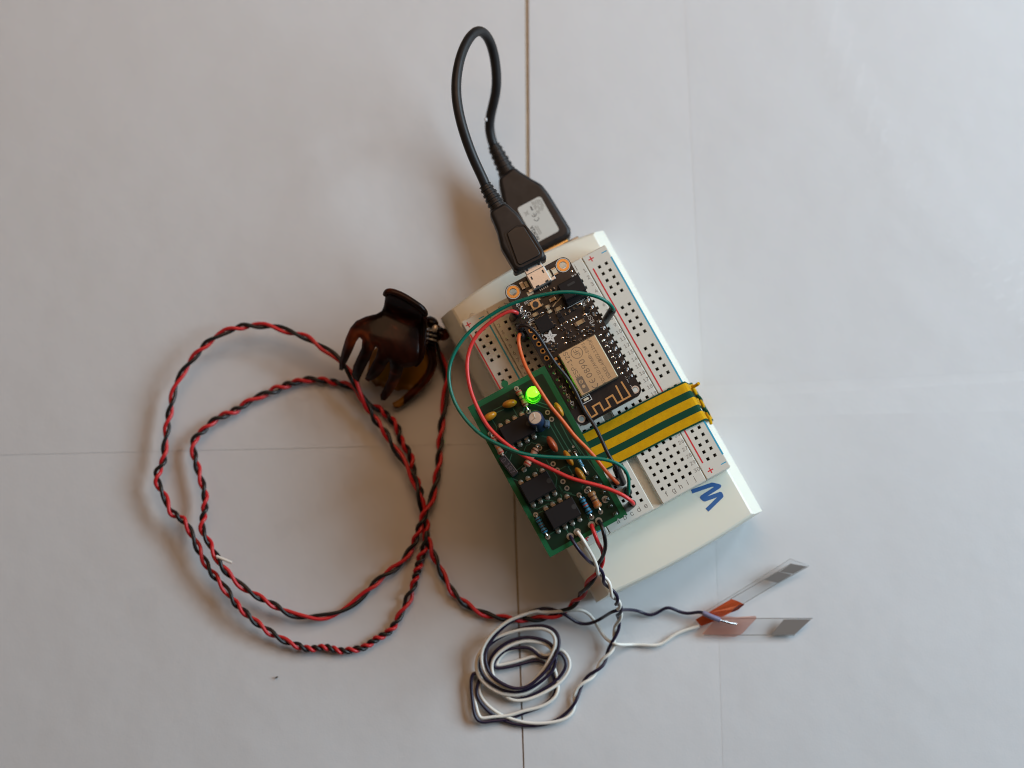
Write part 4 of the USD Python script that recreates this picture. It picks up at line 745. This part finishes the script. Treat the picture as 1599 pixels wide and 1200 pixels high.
wend = curve([P(*q) for q in ((1092, 978, 1.4), (1072, 984, 1.0), (1050, 994, 0.9), (1032, 1006, 0.9), (1012, 1008, 0.9), (985, 1007, 0.95), (962, 1006, 4.2), (945, 996, 2.2), (932, 976, 2.4), (920, 960, 3.2), (908, 953.5, 4.6), (892, 953, 5.2))] + [V1[4], V1[14]], 0.45)
vend = curve([P(*q) for q in ((1122, 967.5, 4.2), (1108, 962, 4.4), (1094, 956.5, 3.6), (1076, 958, 2), (1060, 955, 1.6), (1043, 949.5, 2.2), (1030, 955, 1.4), (1016, 960.5, 1.2), (1000, 956, 1.6), (978, 952.5, 8.5), (960, 954.5, 15.5), (943, 963.5, 6.5), (928, 971.5, 3.6), (910, 974.5, 2.4), (895, 968.5, 3.2), (882, 960, 4.4))] + [V2[4], V2[14]], 0.45)
sn = Thing('twisted_cable', 'white and violet wire pair coiled below the power bank, from board to clear strips', 'wire', base=P(850, 1030, 0))
sn.add('white_wire', tube(np.vstack([wend[:-1], V1[14:]]), 0.56, 10), wht, smooth=60); vw = sn.add('violet_wire', tube(np.vstack([vend[:-1], V2[14:]]), 0.56, 10), vio, smooth=60)
sn.add('bare_end', tube(curve([P(*q) for q in ((1120, 967, 4.2), (1135, 972, 3.9), (1150, 975, 3.4))], 0.4), 0.42, 8), solder, parent=vw)
sn.add('sleeve', tube(curve([P(*q) for q in ((1098, 957.5, 4.0), (1108, 962, 4.4), (1124, 968.5, 4.1))], 0.4), 0.86, 10), mat('grey_violet_sleeve', (0.20, 0.19, 0.30), 0.4), parent=vw, smooth=60)

# ================================================================== clear strips with amber tape
def see_through(name, tint, fac, rough=0.1, col=(0.6, 0.6, 0.6), gl=0.03):
    """mostly see-through film: tinted transparency, a share of scattered colour, and a surface sheen"""
    MATS[name] = usdkit.material(stage, '/World/Looks/' + name, {'t': ('transparent_bsdf', {'color': tint}), 'd': ('principled_bsdf', {'base_color': col, 'roughness': 0.35}), 'm': ('mix_closure', {'fac': fac}),
        'g': ('glossy_bsdf', {'color': (0.9, 0.9, 0.9), 'roughness': rough}), 'm2': ('mix_closure', {'fac': gl})},
        [('t.bsdf', 'm.closure1'), ('d.BSDF', 'm.closure2'), ('m.closure', 'm2.closure1'), ('g.bsdf', 'm2.closure2')], surface='m2.closure')
    return MATS[name]
clear = see_through("clear_film", (0.985, 0.985, 0.985), 0.015); cedge = see_through('film_edge_grey', (0.75, 0.74, 0.72), 0.35, 0.2, (0.42, 0.41, 0.39))  # edge tubes whose grey stands in for refraction darkening the rim
tape = see_through('amber_tape', (0.95, 0.80, 0.75), 0.17, 0.18, (0.62, 0.33, 0.26)); tape2 = see_through('amber_tape_deep', (0.92, 0.42, 0.24), 0.36, 0.15, (0.55, 0.10, 0.03))
padm = mat('grey_electrode', (0.31, 0.275, 0.25), 0.45, 0.3, bump=(1500, 0.1, 0.00005))
def plate(q, th):
    """q: (px, py, z) outline of a thin plate lying at those heights"""
    p = np.array([P(*a) for a in q]); n = len(p); v = np.vstack([p, p - [0, 0, th]])
    area = sum(p[i][0] * p[(i + 1) % n][1] - p[(i + 1) % n][0] * p[i][1] for i in range(n))
    if area < 0: p = p[::-1]; v = np.vstack([p, p - [0, 0, th]])
    tv, tf = trimesh.creation.triangulate_polygon(Polygon(p[:, :2]), engine='earcut')
    ix = np.array([np.argmin(((p[:, :2] - w) ** 2).sum(1)) for w in tv]); tf = ix[tf]; f = []
    for t in tf:
        t = t if np.cross(p[t[1]] - p[t[0]], p[t[2]] - p[t[0]])[2] > 0 else t[::-1]; f += [list(t), [t[2] + n, t[1] + n, t[0] + n]]
    for i in range(n): j = (i + 1) % n; f += [[i, i + n, j + n], [i, j + n, j]]
    return tm(v, f)
def edge(q, r): return tube([P(*a) for a in q], r, 6)
s2 = Thing('clear_strip', 'clear strip lying level, one dark grey tip, pinkish tape at its left end', 'sensor strip', 'clear sensor strips at the wire ends', base=P(1180, 978, 0))
st = s2.add('strip', plate([(1099, 992, 1.4), (1117, 966, 2.4), (1268.5, 966, 2.4), (1241, 992, 1.4)], 0.25), clear)
for e in ([(1117, 966, 2.45), (1268.5, 966, 2.45)], [(1099, 992, 1.45), (1241, 992, 1.45)]): s2.add('strip_edge', edge(e, 0.17), cedge, parent=st)
s2.add('grey_tip', plate([(1224, 967.5, 2.46), (1266.5, 967.5, 2.46), (1241, 991, 1.48), (1204.5, 991, 1.48)], 0.03), padm, parent=st)
s2.add('tape', plate([(1120.5, 961.5, 3.3), (1150, 964, 2.8), (1180, 962, 2.9), (1181.5, 966, 2.6), (1170, 978, 2.2), (1159, 990, 1.7), (1147, 995, 1.3), (1120, 993, 1.5), (1096, 990.5, 1.6), (1107, 978, 2.5), (1114, 971, 3.0)], 0.06), tape)
s1 = Thing('clear_strip', 'clear strip slanting up to the right, two grey blocks, deep orange tape', 'sensor strip', 'clear sensor strips at the wire ends', base=P(1170, 930, 0))
st = s1.add('strip', plate([(1075, 980, 0.9), (1098, 958, 2.6), (1234, 873, 4.6), (1264, 884, 2.4), (1236, 901, 1.9), (1164, 941, 1.3), (1096, 981, 0.8)], 0.25), clear)
for e in ([(1140, 936, 3.0), (1195, 904.5, 3.7), (1235.5, 880, 4.2)], [(1161, 943, 1.4), (1214, 911, 1.8), (1262, 885, 2.5)]): s1.add('strip_edge', edge(e, 0.13), cedge, parent=st)
s1.add('strip_edge', edge([(1098, 957.5, 2.7), (1168, 914.5, 3.7), (1234, 873, 4.7), (1264, 884, 2.5)], 0.08), cedge, parent=st)
for q in ([(1217.5, 893, 4.0), (1235.5, 880.5, 4.3), (1260, 885, 2.75), (1238.5, 896.5, 2.4)], [(1193.8, 906, 3.6), (1215.5, 893, 3.95), (1236.8, 897.5, 2.45), (1214, 910.5, 2.1)]): s1.add('grey_block', plate(q, 0.03), padm, parent=st)
s1.add('tape', plate([(1142, 935.5, 3.6), (1152, 939, 3.6), (1161.4, 943.5, 2.6), (1152, 951, 3.2), (1141, 957, 2.6), (1113, 971.5, 2.4), (1095, 978, 1.6), (1091, 974, 1.7), (1086, 968, 2.1), (1094.5, 963, 3.4), (1106, 957, 4.2), (1124, 946, 4.4)], 0.06), tape2)
s1.add('tape_fold', plate([(1161.4, 943.2, 3.6), (1162, 945, 3.2), (1152, 953, 3.0), (1142, 957, 2.8), (1146, 951, 3.9), (1154, 945, 4.2)], 0.06), mat('tape_fold', (0.14, 0.012, 0.006), 0.25))

# ================================================================== tortoiseshell hair clip
tort = usdkit.material(stage, '/World/Looks/tortoiseshell', {'g': ('texture_coordinate', {}), 'n': ('noise_texture', {'scale': 85.0, 'detail': 3.0, 'distortion': 0.8}),
    'r': ('rgb_ramp', {'ramp': [(0.42, (0.008, 0.003, 0.002)), (0.55, (0.032, 0.008, 0.004)), (0.68, (0.17, 0.030, 0.006))]}),
    'p': ('principled_bsdf', {'roughness': 0.27, 'subsurface_weight': 0.2, 'subsurface_radius': (0.004, 0.001, 0.0005), 'specular_ior_level': 0.13, 'coat_weight': 0.08, 'coat_roughness': 0.08})},
    [('g.object', 'n.vector'), ('n.fac', 'r.fac'), ('r.color', 'p.base_color')], surface='p.BSDF')
amber = usdkit.material(stage, '/World/Looks/amber_shell', {'g': ('texture_coordinate', {}), 'n': ('noise_texture', {'scale': 70.0, 'detail': 3.0}),
    'r': ('rgb_ramp', {'ramp': [(0.34, (0.07, 0.018, 0.005)), (0.47, (0.30, 0.13, 0.015)), (0.7, (0.46, 0.23, 0.03))]}),
    'p': ('principled_bsdf', {'roughness': 0.15, 'transmission_weight': 0.25, 'ior': 1.3, 'coat_weight': 0.4})},
    [('g.object', 'n.vector'), ('n.fac', 'r.fac'), ('r.color', 'p.base_color')], surface='p.BSDF')
def cz(x, y): return (520 + x / 5.853, 440 + y / 5.853)
def shell(outline, thick, height, res=0.7, iters=8, taub=True):
    """a curved plate: outline in zoomed pixels, height(px, py) in mm of its underside"""
    q = np.array([P(*cz(x, y), 12)[:2] for x, y in outline]); g = Polygon(q).buffer(0)
    if g.geom_type != 'Polygon': g = max(g.geoms, key=lambda k: k.area)
    g = g.buffer(-0.25).buffer(0.5).buffer(-0.25); g = g if g.geom_type == 'Polygon' else max(g.geoms, key=lambda k: k.area)
    cs = m3.CrossSection([np.array(g.exterior.coords)[::1 if g.exterior.is_ccw else -1][:-1]])
    me = m3.Manifold.extrude(cs, thick).refine_to_length(res).to_mesh(); m = trimesh.Trimesh(me.vert_properties[:, :3], me.tri_verts)
    v = np.array(m.vertices)
    from shapely import points, distance
    e = np.minimum(distance(points(v[:, 0], v[:, 1]), g.exterior) / 1.9, 1); v[:, 2] = v[:, 2] * (1 - 0.75 * (1 - e) ** 2) + 0.35 * thick * (1 - e) ** 2
    v[:, 2] += height(v[:, 0], v[:, 1]); m.vertices = v
    trimesh.smoothing.filter_taubin(m, 0.5, 0.52, iters); return m
top_, tip_ = P(*cz(640, 110), 12)[:2], P(*cz(300, 960), 12)[:2]; ax = (tip_ - top_) / np.linalg.norm(tip_ - top_); Lx = np.linalg.norm(tip_ - top_); sd = np.array([-ax[1], ax[0]])
def along(x, y): return ((x - top_[0]) * ax[0] + (y - top_[1]) * ax[1]) / Lx, ((x - top_[0]) * sd[0] + (y - top_[1]) * sd[1])
# the picture shows heights through a slightly leaning view: move every point so that it still lies behind its pixel at its own height
def unlean(m):
    v = np.array(m.vertices); d = v - CAM; q = CAM + d * 1.0
    base = np.c_[v[:, :2], np.full(len(v), 12.0)]; r = base - CAM; v2 = CAM + r * ((v[:, 2] - CAM[2]) / r[:, 2])[:, None]; m.vertices = v2; return m
def zfront(x, y):
    s, w = along(x, y); return PchipInterpolator([-0.2, 0.0, 0.12, 0.26, 0.36, 0.5, 0.62, 0.75, 0.9, 1.05, 1.2], [29.6, 28.2, 24.0, 19.6, 19.9, 20.3, 19.0, 15.6, 10.8, 6.0, 3.5])(np.clip(s, -0.2, 1.2)) - 0.014 * (w + 1) ** 2
FRONT = [(480, 112), (510, 78), (560, 88), (640, 122), (740, 182), (815, 238), (846, 290), (846, 420), (838, 520), (832, 600), (818, 680), (790, 738), (750, 772), (690, 785), (645, 790), (622, 870), (582, 950), (522, 1038), (475, 1088), (435, 1082), (432, 1035), (470, 960), (506, 880), (522, 800), (515, 722), (498, 745), (470, 800), (430, 850), (380, 892), (325, 915), (290, 892), (308, 842), (350, 765), (392, 690), (410, 615), (390, 592), (362, 640),
         (330, 720), (285, 805), (250, 880), (232, 935), (205, 925), (172, 850), (186, 770), (226, 685), (262, 605), (268, 535), (242, 507), (212, 548), (182, 622), (142, 705), (112, 762), (88, 815), (55, 805), (58, 725), (84, 622), (118, 512), (158, 424), (212, 360), (300, 320), (398, 296), (445, 270), (463, 230), (474, 165)]
clipx = Thing('hair_clip', 'dark tortoiseshell claw hair clip lying beside the power bank', 'hair clip', base=P(610, 545, 0))
fj = clipx.add('upper_jaw', unlean(shell(FRONT, 2.6, zfront)), tort, smooth=True)
clipx.add('grip_rim', unlean(tube(curve([[*P(*cz(x, y), 12)[:2], z] for x, y, z in ((482, 120, 28.6), (512, 88, 30.2), (560, 96, 30.6), (645, 132, 30.6), (738, 190, 30.4), (812, 245, 29.8), (840, 300, 27.5))], 0.4), 1.05, 12)), tort, parent=fj, smooth=60)
clipx.add('jaw_edge', unlean(tube(curve([[*P(*cz(x, y), 12)[:2], z] for x, y, z in ((842, 330, 24), (838, 450, 21.5), (830, 590, 21), (814, 680, 19.5), (788, 732, 18), (752, 765, 16.8))], 0.4), 0.75, 10)), tort, parent=fj, smooth=60)
def zback(x, y):
    s, w = along(x, y); return np.interp(s, [0.1, 0.4, 0.7, 0.95, 1.15, 1.4], [9.0, 6.5, 3.6, 2.2, 1.4, 0.8])
BACK = [(850, 330), (905, 345), (955, 390), (1000, 425), (1040, 468), (1022, 518), (930, 560), (915, 640), (932, 740), (925, 810), (880, 885), (800, 980), (705, 1078), (610, 1150), (552, 1146), (542, 1110), (605, 1075), (700, 992), (640, 985), (590, 1000), (540, 975), (490, 985), (430, 955), (390, 960), (350, 905), (310, 850), (345, 640), (480, 540), (700, 440)]
bj = clipx.add('lower_jaw', unlean(shell(BACK, 2.0, zback)), amber, smooth=True)
clipx.add('outer_tooth', unlean(tube(curve([[*P(*cz(x, y), 12)[:2], z] for x, y, z in ((880, 560, 10), (905, 660, 9), (905, 770, 7.5), (860, 870, 6), (780, 965, 4.6), (690, 1050, 3.2), (610, 1115, 2.0), (562, 1130, 1.6))], 0.5), np.interp(np.linspace(0, 1, len(curve([[*P(*cz(x, y), 12)[:2], z] for x, y, z in ((880, 560, 10), (905, 660, 9), (905, 770, 7.5), (860, 870, 6), (780, 965, 4.6), (690, 1050, 3.2), (610, 1115, 2.0), (562, 1130, 1.6))], 0.5))), [0, 0.3, 0.7, 1], [1.6, 1.5, 1.5, 1.1]), 12)), tort, parent=bj, smooth=60)
def bl(x, y, z, a, b, c, deg=0): return unlean(ellipsoid((*P(*cz(x, y), 12)[:2], z), a, b, c, deg, 3))
clipx.add('hinge_knuckle', bl(898, 372, 14, 2.6, 1.9, 2.4, -30), tort, parent=fj, smooth=True)
clipx.add('hinge_knuckle', bl(985, 478, 9, 3.0, 2.2, 2.4, -20), tort, parent=bj, smooth=True)
clipx.add('hinge_knuckle', bl(905, 520, 11, 2.0, 2.4, 2.6, 10), tort, parent=bj, smooth=True)
clipx.add('hinge_pin', bl(930, 428, 16.2, 0.95, 1.35, 0.5, -20), mat('pin_pearl', (0.55, 0.50, 0.44), 0.3, 0.5), parent=fj, smooth=True)
sp = np.linspace(0, 8 * np.pi, 160); a, b = P(*cz(905, 395), 13), P(*cz(900, 560), 12); d = (b - a) / np.linalg.norm(b - a); n1 = np.cross(d, [0, 0, 1.0]); n2_ = np.cross(n1, d)
clipx.add('spring', tube(a + (b - a) * (sp / sp[-1])[:, None] + 1.5 * (np.cos(sp)[:, None] * n1 + np.sin(sp)[:, None] * n2_), 0.3, 8), tin, smooth=60)

# ================================================================== small things on the paper
tp = see_through('clear_patch_film', (1.0, 1.0, 1.0), 0.003, 0.1, gl=0.006)
single('clear_patch', plate([(196, 935, 0.5), (215, 920, 0.9), (243, 917, 0.6), (250, 945, 0.35), (232, 968, 0.7), (203, 962, 0.4)], 0.05), tp, 'small scrap of clear tape on the paper at the lower left', 'tape', smooth=True)
single('clear_patch', plate([(428, 822, 0.5), (452, 806, 0.9), (463, 812, 0.5), (450, 838, 0.8), (434, 846, 0.3)], 0.05), tp, 'clear patch standing in for a paper dent inside the red and black loop', 'tape', smooth=True)  # clear patch in place of a dent in the paper
single('plastic_sliver', tube(curve([P(*q) for q in ((338, 869, 8.4), (350, 874, 8.2), (362, 879, 7.6))], 0.3), 0.5, 8), mat('milky_plastic', (0.75, 0.70, 0.62), 0.2), 'short pale plastic sliver at the left crossing of the red and black wires', 'plastic sliver')
single('crumb', ellipsoid(P(432, 1058, 0.3), 0.55, 0.3, 0.3, 30, 2), mat('crumb_brown', (0.10, 0.08, 0.06), 0.8), 'tiny dark crumb on the paper below the wire loops', 'crumb', smooth=True)
